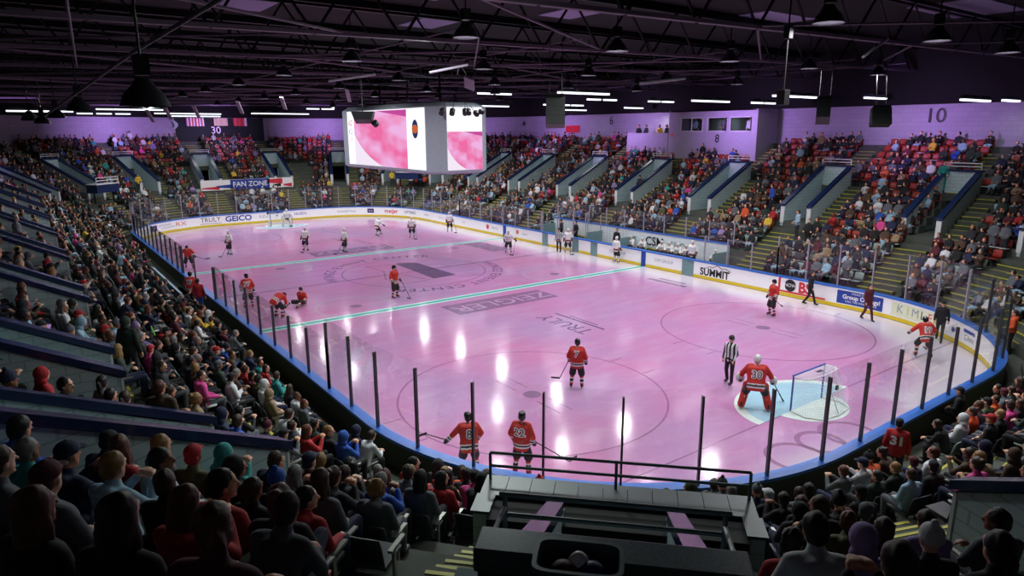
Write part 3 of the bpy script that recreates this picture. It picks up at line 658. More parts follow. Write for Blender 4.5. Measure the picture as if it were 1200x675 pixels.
mb = MB(); wedge(mb, P, -.8, .8, 10.2, 10.37, 5.2, 5.2, 6.2, 6.2); wedge(mb, P, -.5, .6, 10.37, 10.75, 6.0, 6.0, 6.09, 6.09); local(mb).build('rear_parapet', mat('dark_brown_panel', '#2a1c1c', .7), GP)
mb = MB()
for z in (6.14, 6.30): mb.tube(P(9.65, -.8, z), P(9.65, .8, z), .018)
for u in (-.76, .76): mb.tube(P(9.65, u, 6.0), P(9.65, u, 6.30), .018); mb.tube(P(9.65, u, 6.2), P(10.2, u, 6.28), .018)
local(mb).build('rear_railing', MATS['rail_grey'], GP)
# tub with bags on the ledge
TB = empty('waste_tub', P(10.57, -.17, 6.1)); TB.rotation_euler = (0, 0, a_); tag(TB, 'grey plastic tub holding blue and brown bags on the near ledge', 'tub')
mb = MB(); nsd = 24
def rrect(hx, hy, z, r=.06):
    out = []
    for k in range(nsd):
        th = 2 * PI * k / nsd; c, s_ = math.cos(th), math.sin(th); e = .35
        out.append((hx * math.copysign(abs(c) ** e, c), hy * math.copysign(abs(s_) ** e, s_), z))
    return out
mb.rings([rrect(.12, .19, 0), rrect(.14, .23, .36), rrect(.165, .255, .37), rrect(.165, .255, .40), rrect(.14, .23, .40), rrect(.12, .2, .2)]); mb.build('tub_shell', mat('grey_plastic', '#59666c', .35), TB, smooth=False)
for i, (px, py, r, m) in enumerate(((0, .08, .11, mat('blue_bag', '#26357c', .5)), (.02, -.08, .11, mat('brown_bag', '#5a3d2c', .6)), (-.04, .0, .08, I_wht))):
    mb = MB(); mb.ell((px, py, .27), (r * .9, r, .10 if i < 2 else .13)); o = mb.build('bag' if i < 2 else 'paper', m, None, True); o.parent = TB
TBx = TB
# ------------------------------------------------------------------ scoreboard
SB = empty('scoreboard', (1.0, -.5, 6.6)); tag(SB, 'large hanging video scoreboard showing the pink rink over centre ice', 'scoreboard')
hx, hy, c, H = 6.6, 2.0, .85, 3.55
oct_ = [(hx, hy - c), (hx - c, hy), (-hx + c, hy), (-hx, hy - c), (-hx, -hy + c), (-hx + c, -hy), (hx - c, -hy), (hx, -hy + c)]
mb = MB(); mb.rings([[(x * .97, y * .93, -.12) for x, y in oct_], [(x, y, 0) for x, y in oct_], [(x, y, H) for x, y in oct_], [(x * .9, y * .9, H + .25) for x, y in oct_]]); mb.build('cabinet', mat('cabinet_grey', '#a3afb8', .5), SB)
mb = MB()
for x, y in ((-4, 0), (0, 0), (4, 0)): mb.tube((x, 0, H + .2), (x, 0, 5.6), .06)
mb.build('hanging_rods', M_dsteel, SB)
def screen_mat(flipx):
    m = bpy.data.materials.new('video_screen'); m.use_nodes = True; nt = m.node_tree; nt.nodes.remove(nt.nodes['Principled BSDF']); out = nt.nodes['Material Output']
    uv = nt.nodes.new('ShaderNodeUVMap'); sp = nt.nodes.new('ShaderNodeSeparateXYZ'); nt.links.new(uv.outputs[0], sp.inputs[0])
    def M(op, a, b=None):
        n = nt.nodes.new('ShaderNodeMath'); n.operation = op
        for i, v in enumerate((a, b)):
            if v is None: continue
            if isinstance(v, (int, float)): n.inputs[i].default_value = v
            else: nt.links.new(v, n.inputs[i])
        return n.outputs[0]
    u, v = sp.outputs['X'], sp.outputs['Y']
    ny = nt.nodes.new('ShaderNodeTexNoise'); ny.inputs['Scale'].default_value = 2.4; ny.inputs['Detail'].default_value = 2; nt.links.new(uv.outputs[0], ny.inputs['Vector'])
    rp = nt.nodes.new('ShaderNodeValToRGB'); nt.links.new(ny.outputs['Fac'], rp.inputs['Fac'])
    e = rp.color_ramp.elements; e[0].position = .38; e[0].color = rgb('#ee6da6'); e[1].position = .62; e[1].color = rgb('#efb4e4')
    # white boards outside an arc at the left and bottom
    dx = M('MULTIPLY', M('SUBTRACT', u, 1.05), .95); dy = M('SUBTRACT', v, .95); rr = M('ADD', M('MULTIPLY', dx, dx), M('MULTIPLY', dy, dy))
    w = M('GREATER_THAN', rr, 1.12)
    mx = nt.nodes.new('ShaderNodeMix'); mx.data_type = 'RGBA'; nt.links.new(rp.outputs[0], mx.inputs['A']); mx.inputs['B'].default_value = rgb('#f4e8f8'); nt.links.new(w, mx.inputs['Factor'])
    tp = M('GREATER_THAN', M('ADD', v, M('MULTIPLY', u, .22)), 1.10)
    m2 = nt.nodes.new('ShaderNodeMix'); m2.data_type = 'RGBA'; nt.links.new(mx.outputs['Result'], m2.inputs['A']); m2.inputs['B'].default_value = rgb('#c24a9c'); nt.links.new(tp, m2.inputs['Factor'])
    em = nt.nodes.new('ShaderNodeEmission'); nt.links.new(m2.outputs['Result'], em.inputs[0]); em.inputs[1].default_value = SCREEN_E; nt.links.new(em.outputs[0], out.inputs[0]); return m
M_scr = screen_mat(0)
def emis(name, col, st):
    m = bpy.data.materials.new(name); m.use_nodes = True; nt = m.node_tree; nt.nodes.remove(nt.nodes['Principled BSDF']); e = nt.nodes.new('ShaderNodeEmission'); e.inputs[0].default_value = rgb(col); e.inputs[1].default_value = st; nt.links.new(e.outputs[0], nt.nodes['Material Output'].inputs[0]); return m
E_wht = emis('screen_white', '#fbfaff', 1.15); E_blk = emis('screen_dark', '#24345c', 1); E_org = emis('screen_logo_orange', '#c8653c', 1); E_grey = emis('screen_grey', '#c8c8d4', 1)
def quad(mb, p0, p1, z0, z1): mb.add([(p0[0], p0[1], z0), (p1[0], p1[1], z0), (p1[0], p1[1], z1), (p0[0], p0[1], z1)], [(0, 1, 2, 3)])
def screen(pa, pb, zz0, zz1, m, par, name, off=.03):
    d = Vector((pb[0] - pa[0], pb[1] - pa[1])).normalized(); nn = (d.y, -d.x); mb = MB(); quad(mb, (pa[0] + nn[0] * off, pa[1] + nn[1] * off), (pb[0] + nn[0] * off, pb[1] + nn[1] * off), zz0, zz1)
    o = mb.build(name, m, par); uv = o.data.uv_layers.new(name='UVMap')
    for i, c_ in enumerate(((0, 0), (1, 0), (1, 1), (0, 1))): uv.data[i].uv = c_
    return o
def lerp(a, b, t): return (a[0] + (b[0] - a[0]) * t, a[1] + (b[1] - a[1]) * t)
for sg in (1, -1):
    # long face, left to right as seen from outside
    pa, pb = (sg * (hx - c), sg * hy), (sg * (-hx + c), sg * hy)
    S = screen(lerp(pa, pb, .075), pb, .1, H - .05, E_wht, SB, 'video_screen'); screen(lerp(pa, pb, .17), lerp(pa, pb, .815), .1, H - .1, M_scr, S, 'picture', .04)
    cxy = lerp(pa, pb, .905)
    mb = MB(); mb.add([(cxy[0] - sg * .36 * math.cos(t), sg * (hy + .06), 2.35 + .52 * math.sin(t)) for t in np.linspace(0, 2 * PI, 21)[:-1]], [tuple(range(20))]); lo = mb.build('logo', E_blk, S)
    mb = MB(); mb.add([(cxy[0] - sg * .36 * math.cos(t), sg * (hy + .07), 2.35 + .24 * math.sin(t)) for t in np.linspace(0, 2 * PI, 21)[:-1]], [tuple(range(20))]); mb.build('logo_band', E_org, lo)
    for tz, tt, m_ in ((2.75, 'AZ', E_org), (2.2, 'K2', emis('screen_cyan', '#5fa8bc', 1)), (1.7, '1.1', E_org)):
        v, f = textmesh(tt, .5); mb = MB(); cc = lerp(pa, pb, .12); mb.add([(cc[0] - sg * x, sg * (hy + .05), tz + y) for x, y in v], f); mb.build('clock_digits', m_, S)
    pa, pb = (-sg * hx, sg * (hy - c)), (-sg * hx, sg * (-hy + c))
    S = screen(pa, pb, .1, H - .05, E_wht, SB, 'video_screen'); screen(pa, pb, .1, H * .62, M_scr, S, 'picture', .04)
# small spotlights below the truss in front of the right screen
def fixture_at(p, name, lab, cat, group=None):
    o = empty(name, p); tag(o, lab, cat, group); return o
for i, (px, py) in enumerate(((518, 131), (530, 131), (545, 131), (549, 131), (558, 133), (564, 131))):
    q = CAM + (CF + CR * (px - 600) / FPX + CU * (337.5 - py) / FPX) * 36
    R = fixture_at(tuple(q), 'stage_spotlight', 'small black spotlight on the truss before the right screen', 'spotlight', 'black spotlights above the right screen'); R.rotation_euler = (.5, .3 * i, .2)
    mb = MB(); mb.lathe([(.09, -.2), (.14, -.18), (.15, .14), (.09, .2)], 12, cap=True); mb.build('can', M_black, R, True); mb = MB(); mb.tube((0, 0, .1), (0, 0, 1.5), .015); mb.build('yoke', M_black, R)
# ------------------------------------------------------------------ high bay lamps
E_lamp = emis('lamp_glow', '#fff6ff', 58)
M_bell = mat('bell_grey', '#3a3840', .35, .6)
def bell_mesh(r, h): mb = MB(); mb.lathe([(r, 0), (r * .97, .02), (r * .8, h * .42), (r * .45, h * .75), (r * .28, h), (.02, h + .02), (.02, h - .02), (r * .24, h * .93), (r * .42, h * .7), (r * .76, h * .4), (r * .93, .02)], 20); return mb.mesh('bell', M_bell, True)
BM = bell_mesh(.35, .40); mb = MB(); mb.box((0, 0, .58), (.2, .2, .28)); mb.tube((0, 0, .7), (0, 0, 1.5), .02); BB = mb.mesh('ballast', M_dsteel)
mb = MB(); mb.add([(.30 * math.cos(t), .30 * math.sin(t), .09) for t in np.linspace(0, 2 * PI, 21)[:-1]], [tuple(range(20))[::-1]]); BL = mb.mesh('bulb_lens', E_lamp)
def ordn(i): return ('first', 'second', 'third', 'fourth', 'fifth', 'sixth', 'seventh', 'eighth', 'ninth', 'tenth', 'eleventh', 'twelfth', 'thirteenth', 'fourteenth', 'fifteenth', 'sixteenth', 'seventeenth', 'eighteenth')[i]
for i, x in enumerate(LAMPX):
    for j, y in enumerate(LAMPY):
        if x < -28 and abs(y) > 7: continue
        R = empty('high_bay_lamp', (x, y, LAMPZ)); tag(R, 'bell shaped lamp over the ice, %s row from camera, %s from the benches' % (ordn(i), ordn(j)), 'ceiling lamp', 'high bay lamps over the ice')
        obj('bell', BM, R); obj('ballast', BB, R); obj('lens', BL, R)
for p, sc, lab in (((-13.82, 18.2, 9.45), 1.0, 'bell lamp with lit green top, nearest of the left cluster'), ((-4.82, 18.36, 9.4), 1.0, 'bell lamp hanging left, middle of the far left cluster'), ((-.44, 19.14, 9.35), 1.05, 'pale bell lamp at the far left, last of the cluster'), ((-3.3, 18.8, 9.2), .9, 'small bell lamp between its neighbours at far left'), ((-26.6, 18.31, 9.2), 1.0, 'large dark bell lamp hanging near the camera at upper left')):
    R = empty('hanging_lamp', p); tag(R, lab, 'ceiling lamp', 'dark bell lamps over the left stands'); R.scale = (sc,) * 3; obj('bell', BM, R); obj('ballast', BB, R); mb = MB(); mb.tube((0, 0, 1.4), (0, 0, 3.0), .012); mb.build('cord', M_black, R)
# ------------------------------------------------------------------ fluorescent fixtures (y runs) given as x, y0, y1, z
E_tube = emis('tube_glow', '#f1f4ff', 2.2); M_hood = mat('lamp_hood', '#4d5a58', .5)
FL = [(-8.6, -4.7, -8.6, 10.9), (-1.5, -13.2, -16.4, 11.0), (-1.5, -19.5, -22.6, 11.0), (-15.4, -14.5, -19.0, 10.7), (-15.8, -23.8, -26.6, 10.8), (-22.6, -20.5, -24.0, 10.35), (-23.0, -25.0, -27.0, 10.4), (-8.8, -22.0, -25.2, 10.7),
      (-8.8, -15.8, -19.6, 10.7), (5.6, -24.4, -26.5, 10.8), (13.0, -22.5, -26.5, 10.8), (5.6, -15, -19.5, 10.9), (.8, -5.5, -8.5, 11.3), (13.0, -12, -17, 11.0), (20.3, -14, -19, 11.0), (27.6, -9, -14, 11), (35.4, 8.5, 2.5, 10.6), (35.4, -.5, -6.5, 10.7),
      (42.0, 6, 1, 10.5), (27.6, -3.4, -6.4, 11), (27.6, 14, 9, 10.7), (34.5, 15, 10.5, 10.5), (20.3, 20, 16, 10.3)]
hood = MB(); hood.rings([[(-.2, y, 0.03), (.2, y, 0.03), (.12, y, z), (-.12, y, z)] for y, z in ((-.62, .1), (-.3, .2), (0, .24), (.3, .2), (.62, .1))]); HM = hood.mesh('hood', M_hood)
mb = MB()
for x in (-.055, .055): mb.hexa([(x - .05, -.6, -.07), (x + .05, -.6, -.07), (x + .05, .6, -.07), (x - .05, .6, -.07), (x - .05, -.6, .03), (x + .05, -.6, .03), (x + .05, .6, .03), (x - .05, .6, .03)])
TMesh = mb.mesh('tubes', E_tube)
for i, (x, y0, y1, z) in enumerate(FL):
    n = max(2, round(abs(y1 - y0) / 1.3)); R = empty('fluorescent_lamp_row', (x, (y0 + y1) / 2, z)); tag(R, 'row of hooded fluorescent tubes under the roof truss', 'ceiling lamp', 'hooded fluorescent rows above the stands')
    for j in range(n):
        yy = (j + .5 - n / 2) * abs(y1 - y0) / n; h_ = obj('hood', HM, R, (0, yy, 0)); obj('tubes', TMesh, h_)
    area('fluorescent_light', (x, (y0 + y1) / 2, z - .08), (x, (y0 + y1) / 2 - .4 * 0, 0), FLUO_W * n / 3, .3, (.93, .98, 1.0), math.radians(165), 'RECTANGLE', abs(y1 - y0))
for p, tp in (((-14, 6, 10.6), (-20, 18, 4)), ((2, 14, 10.6), (0, 19, 5)), ((14, 15, 10.6), (12, 19, 5)), ((-24, 10, 10.8), (-27, 15, 3)), ((-26, 0, 10.8), (-35, 2, 3)), ((-33, 9, 11.2), (-18, 21, 4))):
    area('stand_fill', p, tp, 190 if p[0] > -30 else 60, .6, (.85, 1.0, .95), math.radians(110))  # unseen fill added to brighten the left and near stands
# ------------------------------------------------------------------ hung equipment
def at_px(px, py, dep): q = CAM + (CF + CR * (px - 600) / FPX + CU * (337.5 - py) / FPX) * dep; return tuple(float(v) for v in q)
mb = MB(); mb.poly([at_px(290, -20, 9), at_px(155, 62, 13), at_px(52, 136, 22)], .035); struct(mb.build('ceiling_cable', mat('cable_grey', '#4a424c', .6)))
def speaker(p, rz, lab, w_=.6, h=1.0, tilt=.25):
    R = empty('hanging_speaker', p, rz); tag(R, lab, 'loudspeaker'); R.rotation_euler = (0, tilt, rz)
    mb = MB()
    for k in range(3): mb.hexa([(-.25 + .03 * k, -w_ / 2, -h / 2 + k * h / 3), (.25 - .05 * k, -w_ / 2, -h / 2 + k * h / 3), (.25 - .05 * k, w_ / 2, -h / 2 + k * h / 3), (-.25 + .03 * k, w_ / 2, -h / 2 + k * h / 3), (-.25 + .03 * k, -w_ / 2, -h / 2 + (k + .96) * h / 3), (.28 - .05 * k, -w_ / 2, -h / 2 + (k + .96) * h / 3), (.28 - .05 * k, w_ / 2, -h / 2 + (k + .96) * h / 3), (-.25 + .03 * k, w_ / 2, -h / 2 + (k + .96) * h / 3)])
    mb.build('cabinet', mat('speaker_green', '#0d1513', .5), R)
    mb = MB(); mb.box((-.2, 0, h / 2 + .02), (.1, w_ * .9, .06)); mb.tube((0, -.2, h / 2), (0, -.2, h / 2 + 2), .012); mb.tube((0, .2, h / 2), (0, .2, h / 2 + 2), .012); mb.build('hanging_frame', M_dsteel, R)
speaker(at_px(651, 131, 22), math.radians(-40), 'tall dark hanging speaker stack right of the scoreboard', .62, .95)
speaker(at_px(965, 130, 26), math.radians(-60), 'slanted dark hanging speaker near the fluorescent rows at right', .5, .9, .6)
speaker(at_px(1032, 137, 30), math.radians(-50), 'bulky dark equipment hung before the wall number ten', .8, .8, .3)
R = empty('projector', at_px(425, 137, 26), math.radians(-30)); tag(R, 'black projector hanging before the left side of the scoreboard', 'projector')
mb = MB(); mb.hexa([(-.3, -.35, -.1), (.3, -.35, -.25), (.3, .3, -.25), (-.3, .3, -.1), (-.35, -.45, .2), (.35, -.45, .2), (.35, .4, .2), (-.35, .4, .2)]); mb.build('housing', M_black, R); mb = MB(); mb.tube((.1, -.42, -.2), (.2, -.5, -.3), .13, n=12); mb.tube((0, 0, .2), (0, 0, 2.4), .02); mb.build('lens_barrel', M_black, R)
R = empty('tilted_light_panel', at_px(550, 98, 22), math.radians(-36)); tag(R, 'pale tilted square light panel hanging left of centre below the beams', 'light panel'); R.rotation_euler = (.5, .7, -.6)
mb = MB(); mb.box((0, 0, 0), (.5, .36, .06)); mb.build('panel', mat('panel_lilac', '#a89aac', .5), R, bevel=.01); mb = MB(); mb.tube((0, 0, 0), (-.6, .1, .9), .012); mb.build('cable', M_black, R)
for px, py in ((176, 136), (197, 133), (281, 126), (332, 121), (408, 112), (230, 131)):
    R = empty('tilted_light_panel', at_px(px, py, 30)); tag(R, 'small pale tilted strip light hanging under the left beams', 'light panel', 'small tilted strips under the beams'); R.rotation_euler = (.2, .8, -.6)
    mb = MB(); mb.box((0, 0, 0), (.7, .16, .05)); mb.build('strip', mat('panel_lilac', '#a89aac', .5), R)
R = empty('hanging_camera_pole', at_px(918, 108, 16)); tag(R, 'black box on a vertical pole hanging at right of centre', 'camera mount')
mb = MB(); mb.tube((0, 0, 0), (0, 0, 2.6), .02); mb.build('pole', M_black, R); mb = MB(); mb.box((0, 0, -.12), (.22, .22, .35)); mb.build('box', M_black, R, bevel=.01); mb = MB(); mb.box((0, 0, 1.35), (.16, .16, .3)); mb.build('junction_box', M_black, R, bevel=.01)
for (a, b, c_, d_) in ((750, 98, 803, 92), (1011, 67, 1041, 45), (503, 85, 548, 76), (385, 95, 440, 87)):
    p, q = at_px(a, b, 19), at_px(c_, d_, 19.5); R = empty('roof_pipe', p); tag(R, 'short pale pipe end under the roof beams', 'pipe', 'pale pipe ends below the roof'); mb = MB(); mb.tube((0, 0, 0), tuple(Vector(q) - Vector(p)), .035); mb.build('pipe', M_postw, R)
# ------------------------------------------------------------------ goals
def goal(x, sg, lab):
    R = empty('hockey_goal', (x, 0, 0), 0 if sg > 0 else PI); tag(R, lab, 'goal')
    mb = MB()
    mb.tube((0, -.915, 0), (0, -.915, 1.22), .03); mb.tube((0, .915, 0), (0, .915, 1.22), .03); mb.tube((0, -.94, 1.22), (0, .94, 1.22), .03); mb.build('goal_frame', mat('goal_blue', '#2b50a8', .4), R)
    bk = [(.0, -.915), (.55, -1.05), (1.0, -.8), (1.12, 0), (1.0, .8), (.55, 1.05), (0, .915)]
    tp = [(.0, -.915), (.35, -.95), (.5, -.75), (.56, 0), (.5, .75), (.35, .95), (0, .915)]
    mb = MB(); mb.poly([(x_, y_, .03) for x_, y_ in bk], .025); mb.poly([(x_, y_, 1.2) for x_, y_ in tp], .02); mb.tube((.55, 0, 1.2), (1.1, 0, .03), .02); mb.build('base_frame', M_whitep, R)
    mb = MB(); N = 40
    def bp(t, L_):
        f = t * (len(L_) - 1); i = min(int(f), len(L_) - 2); return (L_[i][0] + (L_[i + 1][0] - L_[i][0]) * (f - i), L_[i][1] + (L_[i + 1][1] - L_[i][1]) * (f - i))
    for i in range(N + 1):
        a, b = bp(i / N, bk), bp(i / N, tp); mb.tube((a[0], a[1], .03), (b[0], b[1], 1.2), .0045, n=3)
    for j in range(1, 16):
        f = j / 16; pts = [(bp(i / N, bk)[0] * (1 - f) + bp(i / N, tp)[0] * f, bp(i / N, bk)[1] * (1 - f) + bp(i / N, tp)[1] * f, .03 + 1.17 * f) for i in range(0, N + 1, 2)]; mb.poly(pts, .0045, 3)
    for i in range(1, 24):
        y = -.9 + 1.8 * i / 24; mb.tube((0, y, 1.22), (.52, y, 1.2), .0045, n=3)
    for i in range(1, 7): mb.tube((.08 * i, -.93, 1.21), (.08 * i, .93, 1.21), .0045, n=3)
    mb.build('goal_net', mat('net_white', '#dfe8e6', .7), R)
    mb = MB(); mb.box((.28, .1, 1.235), (.12, .3, .01)); mb.box((.95, 0, .9), (.06, .1, .14)); mb.build('goal_label', I_blk, R)
goal(-27.13, -1, 'blue framed goal with white net at the near end of the ice'); goal(27.13, 1, 'small white netted goal at the far end of the ice')
# ------------------------------------------------------------------ bench areas
BN = empty('player_bench', (-5, -14.9, 0)); tag(BN, 'white walled player bench behind the right side boards', 'player bench')
mb = MB(); mb.box((.4, 0, 1.0), (16.8, .1, 1.9)); mb.build('rear_wall', mat('bench_white', '#cfdadd', .5), BN); mb = MB(); mb.box((.4, .0, 1.98), (16.8, .16, .08)); mb.build('blue_trim', M_blue, BN)
mb = MB(); mb.box((.4, .75, .15), (16.8, 1.3, .3)); mb.build('platform_deck', mat('bench_floor', '#53797e', .6), BN)
mb = MB(); mb.box((-3.3, .45, .62), (8.4, .3, .06)); mb.box((6.6, .45, .62), (3.0, .3, .06)); mb.build('seat_plank', mat('plank_white', '#c4d2d0', .5), BN)
for x in (-8.0, -.2, 3.2, 8.7):
    mb = MB(); mb.box((x, .8, .9), (.08, 1.5, 1.3)); mb.build('divider', M_teal, BN)
walltext('CSM', (-2.0, .06, 1.35), (0, 1), .85, I_blk, BN, 'wall_letters'); walltext('GROUP', (-4.4, .06, 1.3), (0, 1), .7, I_gry, BN, 'wall_letters')
mb = MB()
for i in range(22):
    for j in range(7): mb.box((7.6 - i * .33, .055, .75 + j * .17), (.08, .01, .04))
mb.build('dot_pattern', I_gry, BN)['kind'] = 'stuff'
for i in range(9):
    x = -7.4 + i * 1.85; mb = MB(); mb.box((x, 0, 2.65), (1.8, .012, 1.3)); mb.build('glass_pane', M_glass, BN)
for i in range(10):
    x = -8.3 + i * 1.85; mb = MB(); mb.box((x, 0, 2.65), (.05, .06, 1.3)); mb.build('glass_post', M_postw, BN)
for x in (3.2, 4.6, 6.2, 8.2):
    for y in (.2, 1.7): mb = MB(); mb.box((x, y, 1.9), (.05, .05, 1.7)); mb.build('glass_post', M_postw, BN)
NB = empty('penalty_bench', (-1, 14.6, 0)); tag(NB, 'pale enclosure with bench behind the left side boards gap', 'player bench')
mb = MB(); mb.box((0, 0, .95), (7.6, .1, 1.3)); mb.build('rear_wall', mat('bench_pale_blue', '#7fa0b8', .5), NB); mb = MB(); mb.box((0, -.7, .15), (7.6, 1.2, .3)); mb.build('platform_deck', mat('bench_floor', '#53797e', .6), NB)
mb = MB(); mb.box((0, -.4, .62), (7.0, .3, .06)); mb.build('seat_plank', mat('plank_white', '#c4d2d0', .5), NB)
for x in (3.9, -3.8, .3): mb = MB(); mb.box((x, -.75, 1.9), (.06, 1.3, 1.6)) if 0 else mb.box((x, -1.45, 1.85), (.1, .06, 1.6)); mb.build('glass_post', M_post, NB)
from mathutils import noise
# ------------------------------------------------------------------ human figures
def V(*a): return Vector(a)
STAND = dict(P=V(0, 0, .95), C=V(.0, 0, 1.28), N=V(0, 0, 1.46), H=V(.02, 0, 1.63), SL=V(0, .175, 1.41), SR=V(0, -.175, 1.41), EL=V(-.03, .25, 1.13), ER=V(-.03, -.25, 1.13), WL=V(.06, .25, .88), WR=V(.06, -.25, .88),
             HL=V(0, .09, .92), HR=V(0, -.09, .92), KL=V(.03, .11, .50), KR=V(.03, -.11, .50), AL=V(-.01, .12, .09), AR=V(-.01, -.12, .09))
def pose(base=STAND, **k): j = {a: b.copy() for a, b in base.items()}; j.update(k); return j
def torso(mb, J, w, dpt, hem=0.0, top=1.0, n=16):
    """elliptical loft from hips to shoulders; w and dpt are factors"""
    P, C, N = J['P'], J['C'], J['N']; side = (J['SL'] - J['SR']).normalized(); hs = (J['HL'] - J['HR']).normalized()
    prof = [(-.10 - hem, .135, .095), (0, .165, .115), (.22, .15, .105), (.55, .165, .115), (.85, .185, .118), (1.0, .17, .10), (1.12, .07, .065)]
    up1 = (C - P); up2 = (N - C); rr = []
    for t, a, b in prof:
        if t <= .6: c = P + up1 * (t / .6) if t >= 0 else P + up1.normalized() * t
        else: c = C + up2 * ((t - .6) / .52)
        up = (up1 if t < .5 else up2).normalized(); sd = hs.lerp(side, max(0, min(1, t))).normalized(); fw = sd.cross(up).normalized(); sd = up.cross(fw).normalized()
        rr.append([c + sd * (a * w * math.cos(2 * PI * k / n)) + fw * (b * dpt * math.sin(2 * PI * k / n)) for k in range(n)])
    mb.rings(rr); return mb
def limb(mb, a, b, r0, r1, n=10): mb.tube(a, b, r0, r1, n=n, dome=True)
def hand(mb, w, e, curl=.5, sc=1.0, side=1):
    d = (w - e).normalized(); sd = d.orthogonal().normalized()
    up = V(0, 0, 1) - d * d.z
    up = up.normalized() if up.length > .2 else V(1, 0, 0)
    lat = d.cross(up).normalized()
    palm = w + d * .05 * sc; mb.ell(palm, (.045 * sc, .038 * sc, .03 * sc), Matrix((d, lat, up)).transposed(), 8, 6)
    for i, L_ in enumerate((.068, .078, .074, .058)):
        b0 = palm + d * .03 * sc + lat * ((i - 1.5) * .021 * sc); b1 = b0 + (d * math.cos(curl) - up * math.sin(curl)) * L_ * .55 * sc; b2 = b1 + (d * math.cos(curl * 2.2) - up * math.sin(curl * 2.2)) * L_ * .5 * sc
        mb.tube(b0, b1, .0105 * sc, n=6, dome=True); mb.tube(b1, b2, .0095 * sc, n=6, dome=True)
    t0 = palm - d * .015 * sc + lat * .032 * side * sc; t1 = t0 + (d * .6 + lat * .6 * side - up * .3) * .05 * sc; mb.tube(t0, t1, .012 * sc, n=6, dome=True); mb.tube(t1, t1 + d * .028 * sc, .011 * sc, n=6, dome=True)
def head(mb, J, R):
    H = J['H']
    def T(x, y, z): return H + R @ V(x, y, z)
    mb.ell(T(-.005, 0, .025), (.098, .077, .105), R, 14, 10); mb.ell(T(.025, 0, -.045), (.066, .058, .075), R, 12, 8)
    mb.tube(T(.088, 0, .022), T(.112, 0, -.018), .010, .016, n=8, dome=True)
    for s in (-1, 1):
        mb.ell(T(-.005, s * .078, -.005), (.020, .010, .032), R, 8, 6); mb.ell(T(.075, s * .032, .045), (.02, .026, .012), R, 8, 6)
    mb.ell(T(.085, 0, -.055), (.014, .026, .009), R, 8, 6); mb.ell(T(.07, 0, -.098), (.022, .024, .018), R, 8, 6)
    mb.tube(J['N'] - V(0, 0, .05), T(-.01, 0, -.04), .056, .05, n=10, dome=True)
def headpaint(J, R):
    H = J['H']; Ri = R.transposed()
    def f(c):
        p = Ri @ (c - H)
        if p.length > .2 or p.x < .06: return 0
        if abs(abs(p.y) - .033) < .014 and abs(p.z - .026) < .010: return 1
        if abs(p.y) < .026 and abs(p.z + .055) < .009: return 2
        return 0
    return f
def RZ(a, b=0.0): return Matrix.Rotation(a, 3, 'Z') @ Matrix.Rotation(b, 3, 'Y')
def body_mesh(name, J, R, curl=.5, vox=.013, ratio=.5, hands=True):
    mb = MB(); torso(mb, J, .86, .84); head(mb, J, R)
    for s, S, E, W, Hh, K, A_ in ((1, 'SL', 'EL', 'WL', 'HL', 'KL', 'AL'), (-1, 'SR', 'ER', 'WR', 'HR', 'KR', 'AR')):
        limb(mb, J[S], J[E], .046, .038); limb(mb, J[E], J[W], .038, .026)
        if hands: hand(mb, J[W], J[E], curl, side=s)
        limb(mb, J[Hh], J[K], .075, .05); limb(mb, J[K], J[A_], .05, .036)
        f = J.get('F' + K[1], V(1, 0, 0)); limb(mb, J[A_] - V(0, 0, .03), J[A_] - V(0, 0, .045) + f * .13, .036, .03)
    return remesh(mb, name, vox, ratio, 2, [M_skin[0], M_eye, M_lip], headpaint(J, R))
def jacket_mesh(name, J, k=1.0, hem=.02, sl=1.0, hood=False, vox=.02, ratio=.5, mats=None, paint=None, short=False):
    mb = MB(); torso(mb, J, 1.12 * k, 1.16 * k, hem)
    for S, E, W in (('SL', 'EL', 'WL'), ('SR', 'ER', 'WR')):
        s = J[S]; mid = J['N'] * .35 + s * .65; limb(mb, mid, s, .062 * k, .07 * k); limb(mb, s, J[E], .067 * k * sl, .056 * k * sl)
        if not short: limb(mb, J[E], J[E].lerp(J[W], .93), .056 * k * sl, .043 * k * sl)
    mb.tube(J['N'] - V(0, 0, .04), J['N'] + (J['H'] - J['N']).normalized() * .045, .078, .066, n=12, dome=True)
    if hood: mb.ell(J['N'] + V(-.085, 0, .0), (.075, .12, .06), None, 12, 8)
    return remesh(mb, name, vox, ratio, 2, mats or [M_black], paint)
def trousers_mesh(name, J, k=1.0, vox=.022, ratio=.5, knee=1.0, mats=None, paint=None, full=True):
    mb = MB(); P = J['P']; mb.ell(P - V(0, 0, .0), (.135 * k, .175 * k, .12 * k), None, 14, 8)
    for Hh, K, A_ in (('HL', 'KL', 'AL'), ('HR', 'KR', 'AR')):
        limb(mb, J[Hh], J[K], .095 * k, .068 * k * knee)
        if full: limb(mb, J[K], J[A_] + (J[K] - J[A_]).normalized() * .02, .066 * k, .055 * k)
    return remesh(mb, name, vox, ratio, 2, mats or [M_black], paint)
def shoes_mesh(name, J):
    out = []
    for A_, K in (('AL', 'L'), ('AR', 'R')):
        mb = MB(); f = J.get('F' + K, V(1, 0, 0)); a = J[A_] - V(0, 0, .04); Rm = Matrix.Rotation(math.atan2(f.y, f.x), 3, 'Z'); mb.ell(a + f * .06, (.135, .05, .045), Rm, 12, 8); mb.ell(a - f * .01 + V(0, 0, .03), (.06, .047, .06), Rm, 10, 6)
        out.append(remesh(mb, name, .014, .5, 1, [M_black]))
    return out
